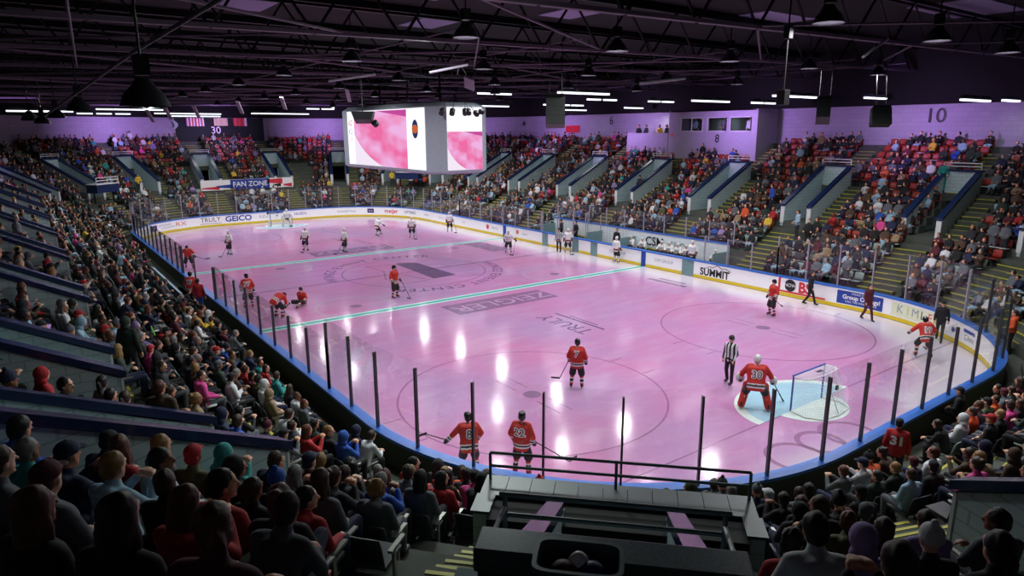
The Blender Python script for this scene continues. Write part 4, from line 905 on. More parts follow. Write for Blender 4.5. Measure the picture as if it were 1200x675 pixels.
# hair and hats in head space (face along +x)
def hair_mesh(kind):
    mb = MB()
    if kind in ('short', 'long', 'bun', 'pony'):
        mb.ell((-.022, 0, .045), (.104, .090, .104)); mb.ell((-.05, 0, .0), (.078, .084, .09))
    if kind == 'long': mb.ell((-.07, 0, -.10), (.055, .098, .17)); mb.ell((-.055, 0, -.22), (.045, .105, .12)); mb.ell((-.02, .075, -.09), (.05, .028, .14)); mb.ell((-.02, -.075, -.09), (.05, .028, .14))
    if kind == 'bun': mb.ell((-.10, 0, .10), (.05, .05, .048))
    if kind == 'pony': mb.ell((-.13, 0, .03), (.045, .035, .035)); mb.tube((-.14, 0, .0), (-.13, 0, -.2), .04, .02, dome=True)
    if kind == 'cap':
        mb.ell((-.012, 0, .065), (.108, .092, .082)); mb.ell((.11, 0, .052), (.075, .07, .012)); mb.ell((-.012, 0, .148), (.012, .012, .01)); mb.ell((-.06, 0, .0), (.06, .078, .07))
    if kind == 'beanie': mb.ell((-.015, 0, .065), (.112, .097, .105)); mb.ell((-.012, 0, .035), (.116, .1, .03)); mb.ell((-.03, 0, .185), (.035, .035, .032))
    if kind == 'hood': mb.ell((-.035, 0, .03), (.125, .112, .135)); mb.ell((-.06, 0, -.10), (.09, .12, .09))
    me = remesh(mb, kind, .012, .6, 1, [M_black])
    if kind in ('short', 'long', 'bun', 'pony'):
        for v_ in me.vertices:
            c = v_.co; s_ = noise.noise(Vector((c.x * 14, c.y * 34, c.z * 10))) * .011 + noise.noise(c * 60) * .004
            v_.co = c + v_.normal * s_
    return me
HAIR = {k: hair_mesh(k) for k in ('short', 'long', 'bun', 'pony', 'cap', 'beanie', 'hood')}
# ---------------------------------------------------------------- seated spectator variants
SEAT = pose(P=V(-.02, 0, .50), C=V(-.07, 0, .83), N=V(-.06, 0, 1.01), H=V(-.02, 0, 1.18), SL=V(-.07, .17, .96), SR=V(-.07, -.17, .96), EL=V(-.03, .24, .71), ER=V(-.03, -.24, .71), WL=V(.18, .12, .62), WR=V(.18, -.12, .62),
            HL=V(.0, .09, .48), HR=V(.0, -.09, .48), KL=V(.40, .12, .50), KR=V(.40, -.12, .50), AL=V(.38, .12, .09), AR=V(.38, -.12, .09))
VARS = []
def addvar(nm, J, R, hood=False, k=1.0, curl=.6):
    v = dict(name=nm, J=J, R=R, body=body_mesh('body_' + nm, J, R, curl), jacket=jacket_mesh('jacket_' + nm, J, k, hood=hood), trousers=trousers_mesh('trousers_' + nm, J), shoes=shoes_mesh('shoes_' + nm, J)); VARS.append(v); return v
addvar('hands_on_lap', SEAT, RZ(0))
addvar('leaning_forward', pose(SEAT, C=V(.08, 0, .80), N=V(.17, 0, .96), H=V(.25, 0, 1.10), SL=V(.14, .17, .92), SR=V(.14, -.17, .92), EL=V(.30, .2, .64), ER=V(.30, -.2, .64), WL=V(.46, .05, .66), WR=V(.46, -.05, .66)), RZ(.1, .15))
addvar('holding_phone', pose(SEAT, EL=V(.1, .22, .76), WL=V(.27, .10, .92), EL2=V(0, 0, 0), ER=V(.1, -.22, .76), WR=V(.27, -.06, .92)), RZ(0, .1), True)
addvar('looking_left', pose(SEAT, H=V(-.02, .02, 1.18), EL=V(.02, .24, .72), WL=V(.2, -.05, .74), ER=V(.02, -.24, .72), WR=V(.2, .06, .78)), RZ(.75), False, 1.06)
addvar('looking_right', pose(SEAT, H=V(-.02, -.02, 1.18), WL=V(.26, .1, .58), WR=V(.30, -.14, .60)), RZ(-.75), True, 1.05)
addvar('crossed_legs', pose(SEAT, C=V(-.10, 0, .83), N=V(-.11, 0, 1.0), H=V(-.07, 0, 1.17), SL=V(-.11, .17, .95), SR=V(-.11, -.17, .95), KR=V(.42, -.04, .58), AR=V(.50, .12, .22)), RZ(.3), False, 1.08)
SVAR = addvar('standing', pose(EL=V(.0, .26, 1.14), WL=V(.2, .2, 1.02), ER=V(.0, -.26, 1.14), WR=V(.2, -.2, 1.02)), RZ(.2), True, 1.08)
SVAR2 = addvar('standing_arms_down', pose(), RZ(-.2), False, 1.05)
# ---------------------------------------------------------------- colours
CLO = {'black': '#15161a', 'charcoal': '#26282e', 'navy': '#1a2342', 'grey': '#5c6168', 'dark green': '#24322a', 'white': '#c9cdd0', 'red': '#a8222a', 'pink': '#d0468e', 'blue': '#2450a8', 'teal': '#2f8f8c', 'orange': '#cc5428', 'yellow': '#d0b036', 'maroon': '#541c2a', 'brown': '#4b3a2c', 'lilac': '#8f7cae', 'pale blue': '#8fb0c4', 'olive': '#4c5130', 'tan': '#8d7a5c'}
CM = {k: mat('cloth_' + k.replace(' ', '_'), v, .85, var=.22, scale=11, bump=.5) for k, v in CLO.items()}
HM_ = {k: mat('hair_' + k, v, .6, var=.2, scale=30, bump=.2) for k, v in {'black': '#120e0d', 'brown': '#38261a', 'auburn': '#5a2c1c', 'blonde': '#8c6c3e', 'grey': '#7d7a78'}.items()}
def child(root, me, name, mats, loc=None, R=None):
    o = bpy.data.objects.new(name, me); COL.objects.link(o); o.parent = root
    if R is not None: o.matrix_local = Matrix.Translation(loc) @ R.to_4x4()
    for i, m in enumerate(mats):
        o.material_slots[i].link = 'OBJECT'; o.material_slots[i].material = m
    return o
def place_person(v, p, rz, top, low, hk, hc, skin=0, sc=1.0, label=None, group=None, shoes=True):
    b = bpy.data.objects.new('person', v['body']); COL.objects.link(b); b.location = p; b.rotation_euler = (0, 0, rz); b.scale = (sc,) * 3
    if skin: b.material_slots[0].link = 'OBJECT'; b.material_slots[0].material = M_skin[skin]
    tag(b, label, 'person', group)
    child(b, v['jacket'], 'jacket', [top]); child(b, v['trousers'], 'trousers', [low])
    for me in (v['shoes'] if shoes else []): child(b, me, 'shoe', [M_black])
    nm = {'cap': 'cap', 'beanie': 'beanie', 'hood': 'hood'}.get(hk, 'hair')
    child(b, HAIR[hk], nm, [hc], v['J']['H'], v['R']); return b
# ---------------------------------------------------------------- hockey figures
JR = {'red': mat('jersey_red', '#b3261c', .75, var=.1, scale=12, bump=.1), 'white': mat('jersey_white', '#d5d9d8', .75, var=.05), 'black': mat('jersey_black', '#141518', .75), 'green': mat('jersey_pale_green', '#9fb8ae', .75)}
M_glove = mat('glove_black', '#141516', .6); M_helm = mat('helmet_black', '#121417', .25); M_helmw = mat('helmet_white', '#d0d4d4', .25); M_pants = mat('hockey_pants', '#17191d', .7); M_blade = mat('skate_blade', '#b9bec2', .25, .9); M_pad = mat('goal_pad_red', '#b5261f', .55, var=.12); M_padw = mat('goal_pad_white', '#d3d6d4', .55)
SK = .07
def up(J, dz=SK): return {k: (v + V(0, 0, dz) if k[0] != 'F' else v) for k, v in J.items()}
def tproj(c, a, b): d = b - a; return (c - a).dot(d) / d.length_squared
def jersey(name, J, k=1.25, hem=.12):
    P, N = J['P'], J['N']; ax = N - P
    def paint(c):
        for E, W in (('EL', 'WL'), ('ER', 'WR')):
            e, w_ = J[E], J[W]; t = tproj(c, e, w_); d = (c - (e + (w_ - e) * max(0, min(1, t)))).length
            if d < .10 and t > .38: return 0 if t > .86 else (1 if t > .72 else (2 if t > .56 else 1))
        t = (c - P).dot(ax) / ax.length_squared
        if (c - (P + ax * t)).length < .26:
            if -.26 < t < -.17: return 1
            if -.17 <= t < -.07: return 2
            if -.07 <= t < -.0: return 1
        return 0
    mb = MB(); torso(mb, J, 1.22 * k, 1.32 * k, hem)
    for S, E, W in (('SL', 'EL', 'WL'), ('SR', 'ER', 'WR')):
        s = J[S]; limb(mb, J['N'] * .4 + s * .6, s, .085, .095); limb(mb, s, J[E], .093, .078); limb(mb, J[E], J[E].lerp(J[W], .9), .078, .066)
    return remesh(mb, name, .016, 1.0, 2, [JR['red'], JR['white'], JR['black']], paint)
def socks_mesh(name, J):
    def paint(c):
        for K, A_ in (('KL', 'AL'), ('KR', 'AR')):
            t = tproj(c, J[K], J[A_])
            if (c - J[K].lerp(J[A_], max(0, min(1, t)))).length < .1: return 1 if .35 < t < .47 or .7 < t < .78 else (2 if .47 <= t <= .7 else 0)
        return 0
    out = []
    for K, A_ in (('KL', 'AL'), ('KR', 'AR')): mb = MB(); limb(mb, J[K], J[A_], .078, .06); out.append(remesh(mb, name, .018, .8, 1, [JR['red'], JR['white'], JR['black']], paint))
    return out
def skates_mesh(name, J):
    out = []
    for A_, K in (('AL', 'L'), ('AR', 'R')):
        mb = MB(); f = J.get('F' + K, V(1, 0, 0)); a = J[A_] - V(0, 0, .03); Rm = Matrix.Rotation(math.atan2(f.y, f.x), 3, 'Z'); mb.ell(a + f * .06, (.145, .052, .05), Rm, 12, 8); mb.ell(a + V(0, 0, .04), (.065, .055, .085), Rm, 10, 6)
        out.append(remesh(mb, name, .015, .6, 1, [M_glove]))
    return out
def helmet_mesh():
    mb = MB(); mb.ell((-.01, 0, .055), (.125, .105, .105)); mb.ell((-.05, 0, .0), (.085, .103, .09)); mb.ell((.05, 0, .09), (.07, .085, .05)); return remesh(mb, 'helmet', .016, .5, 2, [M_helm])
HELM = helmet_mesh()
def mask_mesh():
    mb = MB(); mb.ell((0, 0, .03), (.135, .115, .15)); mb.ell((.07, 0, -.04), (.08, .08, .1)); return remesh(mb, 'goalie_mask', .016, .5, 2, [M_helmw])
MASK = mask_mesh()
PH = {}
def hockey_pose(nm, J, R, k=1.25, dz=SK):
    J = up(J, dz); PH[nm] = dict(J=J, R=R, body=body_mesh('player_body_' + nm, J, R, 1.0, .018, .5), jersey=jersey('jersey_' + nm, J, k), pants=trousers_mesh('pants_' + nm, J, 1.22, knee=1.5, full=False, mats=[M_pants]), socks=socks_mesh('socks_' + nm, J), skates=skates_mesh('skates_' + nm, J))
    PH[nm]['gloves'] = []
    for W, E in (('WL', 'EL'), ('WR', 'ER')): mb = MB(); d = (J[W] - J[E]).normalized(); mb.ell(J[W] + d * .06, (.085, .06, .06), Matrix((d, d.orthogonal().normalized(), d.cross(d.orthogonal().normalized()))).transposed(), 10, 8); mb.tube(J[W] - d * .06, J[W] + d * .03, .068, .06, n=10, dome=True); PH[nm]['gloves'].append(remesh(mb, 'glove_' + nm, .016, .6, 1, [M_glove]))
    PH[nm]['blades'] = []
    for A_, K in (('AL', 'L'), ('AR', 'R')):
        mb = MB(); f = J.get('F' + K, V(1, 0, 0)); Rm = Matrix.Rotation(math.atan2(f.y, f.x), 3, 'Z'); a = J[A_]; mb.box(a + f * .055 + V(0, 0, -.115), (.27, .006, .035), 0, Rm); mb.box(a + f * .13 + V(0, 0, -.09), (.05, .02, .04), 0, Rm); mb.box(a - f * .02 + V(0, 0, -.09), (.05, .02, .04), 0, Rm); PH[nm]['blades'].append(mb.mesh('blade', M_blade))
hockey_pose('stand', pose(EL=V(-.02, .3, 1.15), ER=V(-.02, -.3, 1.15), WL=V(.14, .3, .95), WR=V(.10, -.3, .92), KL=V(.07, .16, .50), KR=V(.07, -.16, .50), AL=V(-.02, .19, .09), AR=V(-.02, -.19, .09)), RZ(.3))
hockey_pose('glide', pose(P=V(-.1, 0, .86), C=V(.05, 0, 1.15), N=V(.16, 0, 1.3), H=V(.25, 0, 1.43), SL=V(.12, .19, 1.26), SR=V(.12, -.19, 1.26), EL=V(.2, .40, 1.03), ER=V(.18, -.38, 1.03), WL=V(.36, .45, .88), WR=V(.36, -.42, .88), HL=V(-.08, .1, .84), HR=V(-.08, -.1, .84), KL=V(.16, .2, .5), KR=V(.05, -.18, .46), AL=V(.05, .24, .09), AR=V(-.25, -.2, .12)), RZ(0, .1))
hockey_pose('lean', pose(P=V(-.1, 0, .88), C=V(.0, 0, 1.2), N=V(.08, 0, 1.36), H=V(.14, 0, 1.51), SL=V(.05, .19, 1.32), SR=V(.05, -.19, 1.32), EL=V(.05, .38, 1.12), ER=V(.08, -.34, 1.08), WL=V(.1, .54, .94), WR=V(.2, -.28, .90), HL=V(-.08, .1, .86), HR=V(-.08, -.1, .86), KL=V(.06, .15, .48), KR=V(.06, -.17, .48), AL=V(-.04, .18, .09), AR=V(-.06, -.22, .09)), RZ(.2))
hockey_pose('bend', pose(P=V(-.2, 0, .88), C=V(.05, 0, 1.02), N=V(.26, 0, .98), H=V(.4, 0, .98), SL=V(.22, .19, .98), SR=V(.22, -.19, .98), EL=V(.22, .27, .72), ER=V(.22, -.27, .72), WL=V(.22, .2, .5), WR=V(.24, -.2, .5), HL=V(-.16, .1, .84), HR=V(-.16, -.1, .84), KL=V(.06, .17, .48), KR=V(.06, -.17, .48), AL=V(-.06, .2, .09), AR=V(-.06, -.2, .09)), RZ(0, .5))
hockey_pose('sit', pose(P=V(0, 0, .14), C=V(.03, 0, .46), N=V(.06, 0, .64), H=V(.1, 0, .8), SL=V(.05, .19, .58), SR=V(.05, -.19, .58), EL=V(.12, .32, .38), ER=V(-.12, -.3, .34), WL=V(.34, .3, .3), WR=V(-.22, -.34, .08), HL=V(.02, .1, .13), HR=V(.02, -.1, .13), KL=V(.44, .2, .22), KR=V(.36, -.32, .2), AL=V(.84, .28, .08), AR=V(.62, -.55, .09), FL=V(.8, .2, .5), FR=V(.5, -.6, 0)), RZ(.2), dz=.02)
hockey_pose('goalie', pose(P=V(-.1, 0, .80), C=V(.0, 0, 1.12), N=V(.06, 0, 1.3), H=V(.1, 0, 1.46), SL=V(.03, .22, 1.26), SR=V(.03, -.22, 1.26), EL=V(.06, .40, 1.02), ER=V(.06, -.40, 1.02), WL=V(.2, .42, .8), WR=V(.2, -.46, .8), HL=V(-.08, .13, .78), HR=V(-.08, -.13, .78), KL=V(.1, .26, .46), KR=V(.1, -.28, .46), AL=V(-.04, .36, .09), AR=V(-.04, -.40, .09)), RZ(.3), 1.4)
hockey_pose('bench', pose(SEAT, C=V(.02, 0, .82), N=V(.08, 0, 1.0), H=V(.14, 0, 1.14), SL=V(.05, .19, .95), SR=V(.05, -.19, .95), EL=V(.2, .28, .7), ER=V(.2, -.28, .7), WL=V(.4, .15, .62), WR=V(.4, -.15, .62)), RZ(0))
def num_decal(root, me, txt, size, zc, back=True, yc=0.0, cols=None, x0=-1.0):
    bm = bmesh.new(); bm.from_mesh(me); tree = BVHTree.FromBMesh(bm); bm.free()
    for off, m, e in ((.022, I_wht, .008), (0, I_blk, .014)) if cols is None else cols:
        v, f = textmesh(txt, size, 0, off); vs = []; ok = True
        for x, y in v:
            o_ = V(-1, -x, zc + y) if back else V(1, x, zc + y); d = V(1, 0, 0) if back else V(-1, 0, 0)
            yy = o_.y + yc; hit = tree.ray_cast(V(o_.x, yy, o_.z), d)
            hx = hit[0].x if hit[0] else (x0 if 0 else (-.15 if back else .15)); vs.append((hx - e if back else hx + e, yy, zc + y))
        mb = MB(); mb.add(vs, f); mb.build('jersey_number', m, root)
def player(pn, p, rz, team='red', label='', numb=None, helm='black', mask=False, pads=None, sc=1.0, group=None, name_bar=True, pants=None):
    v = PH[pn]; b = bpy.data.objects.new('person', v['body']); COL.objects.link(b); b.location = (p[0], p[1], p[2] if len(p) > 2 else 0.0); b.rotation_euler = (0, 0, rz); b.scale = (sc,) * 3; tag(b, label, 'person', group)
    base, tr = (JR['red'], JR['white']) if team == 'red' else (JR['white'], JR['red'])
    child(b, v['jersey'], 'jersey', [base, tr if team == 'red' else JR['black'], JR['black'] if team == 'red' else JR['red']]); child(b, v['pants'], 'hockey_pants', [pants or M_pants]); [child(b, q, 'sock', [base, tr if team == 'red' else JR['black'], JR['black'] if team == 'red' else JR['white']]) for q in v['socks']]
    for q, bl in zip(v['skates'], v['blades']): s = child(b, q, 'skate', [M_glove]); o = bpy.data.objects.new('skate_blade', bl); COL.objects.link(o); o.parent = s
    for q in v['gloves']: child(b, q, 'glove', [M_glove])
    child(b, MASK if mask else HELM, 'helmet', [M_helm if helm == 'black' else M_helmw], v['J']['H'], v['R'])
    if numb:
        z = v['J']['C'].z; num_decal(b, v['jersey'], numb, .30 if len(numb) < 3 else .25, z - .02)
        if name_bar: mb = MB(); 
    if pads:
        J = v['J']
        for K, A_ in (('KL', 'AL'), ('KR', 'AR')):
            mb = MB(); a, k_ = J[A_], J[K]; d = (k_ - a); mb.tube(a - V(-.05, 0, .02), k_ + V(.06, 0, .05), .115, .12, n=12, dome=True); mb.tube(k_ + V(.05, 0, .02), k_ + V(.02, 0, .22), .12, .10, n=12, dome=True); mb.ell(a + V(.17, 0, -.01), (.13, .11, .06)); me = remesh(mb, 'goal_pad', .018, .7, 2, [pads]); child(b, me, 'goal_pad', [pads])
        mb = MB(); mb.ell(J['WL'] + V(.1, .02, 0), (.07, .14, .17)); child(b, remesh(mb, 'blocker', .02, .7, 1, [pads]), 'blocker', [M_padw]); mb = MB(); mb.ell(J['WR'] + V(.08, -.03, .0), (.09, .12, .15)); child(b, remesh(mb, 'catch_glove', .02, .7, 1, [pads]), 'catch_glove', [M_padw])
    return b
def stick(hand1, tip, lab, blade=(1, 0), goalie=False, over=.25):
    a, b = Vector(hand1), Vector(tip); d = (b - a).normalized(); R = empty('hockey_stick', tuple(a)); tag(R, lab, 'hockey stick')
    mb = MB(); mb.tube(Vector(d) * -over, b - a, .016, n=6); mb.build('shaft', I_blk if not goalie else M_dsteel, R)
    bl = Vector((blade[0], blade[1], 0)).normalized(); h = .09 if goalie else .07; mb = MB(); e = b - a; L_ = .3; s_ = Vector((-bl.y, bl.x, 0)) * .006; z = V(0, 0, h)
    mb.hexa([e - s_, e + bl * L_ - s_ + V(0, 0, .01), e + bl * L_ + s_ + V(0, 0, .01), e + s_, e - s_ + z, e + bl * L_ - s_ + z, e + bl * L_ + s_ + z, e + s_ + z]); mb.build('blade', M_black, R)
    if goalie: mb = MB(); mb.hexa([(b - a) * .55 + V(-.04, 0, -.03), (b - a) * .98 + V(-.05, 0, 0), (b - a) * .98 + V(-.05, .012, 0), (b - a) * .55 + V(-.04, .012, -.03), (b - a) * .55 + V(.03, 0, 0), (b - a) * .98 + V(.05, 0, 0), (b - a) * .98 + V(.05, .012, 0), (b - a) * .55 + V(.03, .012, 0)]); mb.build('paddle', M_black, R)
    return R
def W(b, v):   # local point of a placed figure to world
    c, s = math.cos(b.rotation_euler.z), math.sin(b.rotation_euler.z); k = b.scale[0]; return Vector((b.location.x + k * (v.x * c - v.y * s), b.location.y + k * (v.x * s + v.y * c), b.location.z + k * v.z))
def look(p, q): return math.atan2(q[1] - p[1], q[0] - p[0])
# ------------------------------------------------------------------ people on the ice
def cam_away(p): return look(CAM, p)
def wpx(px, py, dep): return at_px(px, py, dep)
def add_player(pn, p, rz, team, lab, **k): return player(pn, p, rz, team, lab, **k)
p = (-21.57, 5.15); b = add_player('stand', p, cam_away(p) - .15, 'red', 'hockey player in red jersey 7 standing alone, back to camera, centre right', numb='7')
h = W(b, PH['stand']['J']['WL'] + V(.07, 0, 0)); stick(h, W(b, V(.75, .75, .03)), 'hockey stick held low at left by red player number 7', (.6, .6))
p = (-24.45, 11.45); b = add_player('lean', p, cam_away(p) + .1, 'red', 'hockey player in red jersey 8 by near boards, stick held out to the left', numb='8')
h = W(b, PH['lean']['J']['WL'] + V(.03, .05, 0)); stick(h, at_px(500, 509, 18.2), 'hockey stick stretched out to the left by red player number 8', (-.1, .9), over=.1)
p = (-25.35, 10.4); b = add_player('stand', p, cam_away(p) - .35, 'red', 'hockey player in red jersey 22 by the near boards, stick pointing right', numb='22')
h = W(b, PH['stand']['J']['WR'] + V(.07, 0, 0)); stick(h, at_px(668, 541, 17.6), 'hockey stick pointing down right from red player number 22', (.2, -.9))
p = (-26.35, 1.75); b = add_player('goalie', p, cam_away(p) + .05, 'red', 'red goaltender number 30 with red leg pads in front of the near goal', numb='30', mask=True, helm='white', pads=M_pad, sc=1.09)
h = W(b, PH['goalie']['J']['WR'] + V(.07, 0, 0)); stick(h, at_px(921, 475, 22.6), 'goaltender stick held beside the near goal by red number 30', (.2, -.8), goalie=True, over=.35)
p = (-20.16, -8.7); b = add_player('stand', p, look(p, (-27, 4)) - .9, 'red', 'red hockey player standing near the red JOBS advert on the boards')
h = W(b, PH['stand']['J']['WL'] + V(.07, 0, 0)); stick(h, at_px(917, 360, 33.2), 'hockey stick of the red player near the JOBS advert', (.6, -.6))
p = (-27.3, -8.0); b = add_player('glide', p, cam_away(p) + .35, 'red', 'red player number 19 bent forward skating near the right corner boards', numb='19'); PH_g = PH['glide']['J']
h = W(b, PH_g['WR'] + V(.07, 0, 0)); stick(h, W(b, V(1.1, -.5, .03)), 'hockey stick of red player number 19 in the right corner', (.5, -.5))
p = (-5.87, 4.32); b = add_player('stand', p, look(p, CAM) + .9, 'red', 'lone red hockey player standing near the centre ice logo')
h = W(b, PH['stand']['J']['WL'] + V(.07, 0, 0)); stick(h, W(b, V(.9, .2, .03)), 'hockey stick of the lone red player at centre ice', (.7, .2))
p = (-3.32, 11.29); b = add_player('stand', p, cam_away(p), 'red', 'red player number 77 standing by the left side glass, back to camera', numb='77')
h = W(b, PH['stand']['J']['WR'] + V(.07, 0, 0)); stick(h, W(b, V(.5, -.3, .9)), 'hockey stick held up by red player number 77', (.5, -.2))
p = (-6.06, 10.59); b = add_player('bend', p, look(p, (-3.5, 8.2)) - .3, 'red', 'red player bent over beside the sitting player, hands on knees')
h = W(b, PH['bend']['J']['WL']); stick(h, W(b, V(.9, .5, .03)), 'hockey stick lying low before the bent over red player', (.6, .1))
p = (-4.13, 8.78); b = add_player('sit', p, look(p, (-5.2, 11.2)) + .2, 'red', 'red player sitting on the ice stretching one leg')
p = (9.47, 11.6); b = add_player('glide', p, look(p, CAM) - .1, 'red', 'red hockey player gliding toward camera at left with stick out to side')
h = W(b, PH_g['WL'] + V(.07, 0, 0)); stick(h, at_px(241, 304, 44.5), 'hockey stick held out by the red player gliding at left', (.2, -.9))
whites = [((13.43, 8.04), 'stand', 1.9, 'white hockey player standing alone at far left before the GEICO advert'), ((11.8, 2.94), 'stand', 2.2, 'white player standing beside grey outline on far ice, behind the blue line'), ((9.28, .84), 'stand', 1.7, 'white player standing on the far grey sponsor bar'),
          ((15.15, -4.55), 'glide', -1.2, 'white player skating below the purple advert square at the far boards'), ((12.49, -6.45), 'stand', 2.6, 'white player standing below the meijer advert'), ((13.53, -10.78), 'stand', 2.8, 'white player skating close to the far right boards'),
          ((1.58, -8.66), 'lean', 2.4, 'white player with stick by the far blue strip on the boards'), ((-.95, -12.25), 'stand', 2.4, 'white player standing right of the striped official at the gates'), ((-5.86, -12.35), 'stand', -1.6, 'white player skating past the player bench boards')]
for i, (p, pn, rz, lab) in enumerate(whites):
    b = add_player(pn, p, rz, 'white', lab, helm='white'); J = PH[pn]['J']; h = W(b, J['WL'] + V(.06, 0, 0)); stick(h, W(b, V(1.0, .45, .03)), 'hockey stick of the ' + 'white player' + ' ' + ('far left', 'by grey outline', 'on the far bar', 'under purple square', 'under meijer', 'near far right boards', 'by blue strip', 'beside official', 'passing the bench')[i], (.6, .3))
p = (26.3, -.35); b = add_player('goalie', p, PI, 'white', 'white goaltender standing before the small far goal', mask=True, helm='white', pads=M_padw, pants=M_pants)
stick(W(b, PH['goalie']['J']['WL'] + V(.07, 0, 0)), W(b, V(.7, .3, .03)), 'goaltender stick in front of the far goal', (.3, .9), goalie=True)
# officials with striped shirts
def stripe_mat():
    m = mat('striped_shirt', '#d5d8d8', .8); nt = m.node_tree; b = nt.nodes['Principled BSDF']; tc = nt.nodes.new('ShaderNodeTexCoord'); sp = nt.nodes.new('ShaderNodeSeparateXYZ'); nt.links.new(tc.outputs['Object'], sp.inputs[0])
    a = nt.nodes.new('ShaderNodeMath'); a.operation = 'MULTIPLY'; a.inputs[1].default_value = 48; nt.links.new(sp.outputs['Y'], a.inputs[0]); s = nt.nodes.new('ShaderNodeMath'); s.operation = 'SINE'; nt.links.new(a.outputs[0], s.inputs[0]); g = nt.nodes.new('ShaderNodeMath'); g.operation = 'GREATER_THAN'; g.inputs[1].default_value = .1; nt.links.new(s.outputs[0], g.inputs[0])
    mx = nt.nodes.new('ShaderNodeMix'); mx.data_type = 'RGBA'; mx.inputs['A'].default_value = rgb('#cfd3d4'); mx.inputs['B'].default_value = rgb('#141518'); nt.links.new(g.outputs[0], mx.inputs['Factor']); nt.links.new(mx.outputs['Result'], b.inputs['Base Color']); return m
M_str = stripe_mat(); REFJ = up(pose(EL=V(.0, .24, 1.13), WL=V(.12, .2, .92), ER=V(0, -.24, 1.13), WR=V(.1, -.22, .9), KL=V(.06, .13, .5), AL=V(.1, .15, .09), AR=V(-.12, -.14, .09)), SK)
REF = dict(J=REFJ, R=RZ(.1), body=body_mesh('official_body', REFJ, RZ(.1), .5, .016), jacket=jacket_mesh('striped_shirt', REFJ, 1.02, .03), trousers=trousers_mesh('black_trousers', REFJ, 1.05), shoes=skates_mesh('official_skates', REFJ))
def official(p, rz, lab):
    b = place_person(REF, (p[0], p[1], 0), rz, M_str, CM['black'], 'short', HM_['black'], label=lab); child(b, HELM, 'helmet', [M_helm], REFJ['H'], REF['R'])
    for A_ in ('AL', 'AR'): mb = MB(); mb.box(REFJ[A_] + V(.055, 0, -.115), (.27, .006, .035)); mb.box(REFJ[A_] + V(.1, 0, -.09), (.05, .02, .04)); mb.build('skate_blade', M_blade, b)
    return b
official((-24.5, .55), look((-24.5, .55), CAM) - .5, 'official in black and white striped shirt standing left of the near goaltender'); official((-.45, -11.8), 2.2, 'official in striped shirt standing at the far gates by a white player')
# men walking on shoes
WKJ = pose(EL=V(-.10, .24, 1.14), WL=V(-.06, .26, .9), ER=V(.02, -.24, 1.14), WR=V(.14, -.24, .92), KL=V(.14, .10, .52), AL=V(.26, .10, .09), KR=V(-.02, -.10, .50), AR=V(-.26, -.10, .13))
WK = dict(J=WKJ, R=RZ(0), body=body_mesh('walking_body', WKJ, RZ(0), .5, .015), jacket=jacket_mesh('suit_jacket', WKJ, 1.05, .12), trousers=trousers_mesh('suit_trousers', WKJ, 1.0), shoes=shoes_mesh('suit_shoes', WKJ))
place_person(WK, (-19.97, -12.3, 0), PI + .3, CM['black'], CM['black'], 'short', HM_['brown'], label='man in black suit walking on the ice beside the JOBS advert')
place_person(WK, (-23.23, -11.7, 0), PI * .85, CM['maroon'], CM['maroon'], 'short', HM_['black'], label='man in maroon suit walking past the blue advert on the boards')
place_person(WK, (-26.7, -10.9, 0), PI * .6, CM['black'], CM['charcoal'], 'cap', CM['black'], label='man in long black coat walking near the right corner boards')
# bench
for i, x in enumerate((-5.3, -6.4, -8.1, -8.8, -9.5, -10.2)):
    player('bench', (x, -14.42, .3), PI / 2 + rnd.uniform(-.3, .3), 'white', 'white hockey player seated on the bench, %s from the left divider' % ordn(i), helm='white', sc=1.0)
b = player('stand', (-11.3, -13.55, .3), PI / 2 + .3, 'white', 'white player standing in the open bench gate left of the SUMMIT advert', helm='white')
player('bench', (-12.5, -14.4, .3), PI / 2, 'white', 'white player seated behind the SUMMIT board edge', helm='white')
place_person(SVAR2, (-4.2, -14.0, .3), PI / 2 + .2, CM['black'], CM['blue'], 'short', HM_['brown'], label='coach in black top and blue trousers standing at bench left end')
place_person(SVAR, (.4, -14.2, .3), PI / 2, CM['black'], CM['black'], 'short', HM_['black'], label='man in black standing behind the penalty boards near striped official')
place_person(SVAR, (2.0, -14.1, .3), PI / 2 - .4, CM['charcoal'], CM['black'], 'cap', CM['black'], label='person in charcoal jacket standing at left end of penalty box')
b = player('stand', (-2.6, 13.75, .3), -PI / 2 + .9, 'red', 'red hockey player waiting in the left side boards gap, farther left', helm='black', numb='17'); 
place_person(SVAR2, (-1.75 - 2.4, 13.72, .3), -.6, CM['red'], CM['blue'], 'short', HM_['black'], label='person in red jacket standing at the left side boards gap')
# spectators standing out ----------------------------------------------------------
def bowl_z(x, y):
    ax, ay = abs(x), abs(y)
    if ax < A: d = ay - 12.95
    elif ay < B: d = ax - 30.48
    else: d = math.hypot(ax - A, ay - B) - RR
    if d < D0: return .3 if d > .26 else 0
    return rz_(min(int((d - D0) / TR), NROW - 1))
def bowl_hit(px, py, zo, t0=2.0):
    q = CF + CR * (px - 600) / FPX + CU * (337.5 - py) / FPX; t = t0
    while t < 110:
        w_ = CAM + q * t
        if w_[2] < bowl_z(w_[0], w_[1]) + zo: return float(w_[0]), float(w_[1]), bowl_z(w_[0], w_[1])
        t += .05
    return None
TAKEN = []
def stander(px, py, top, low, hk, hc, lab, v=None, zo=1.68, rz=None, sc=1.0):
    x, y, z = bowl_hit(px, py, zo, 10.0); TAKEN.append((x, y, .75)); n = Vector((x, y, 0))
    return place_person(v or SVAR, (x, y, z), look((x, y), (0, 0)) if rz is None else rz, top, low, hk, hc, label=lab, sc=sc)
f31 = place_person(SVAR2, (-31.55, 3.75, .3), cam_away((-31.6, 3.9)), CM['red'], CM['navy'], 'cap', CM['black'], label='fan in red jersey 31 standing at the near glass, lower right', sc=1.02); TAKEN.append((-31.6, 3.9, .9))
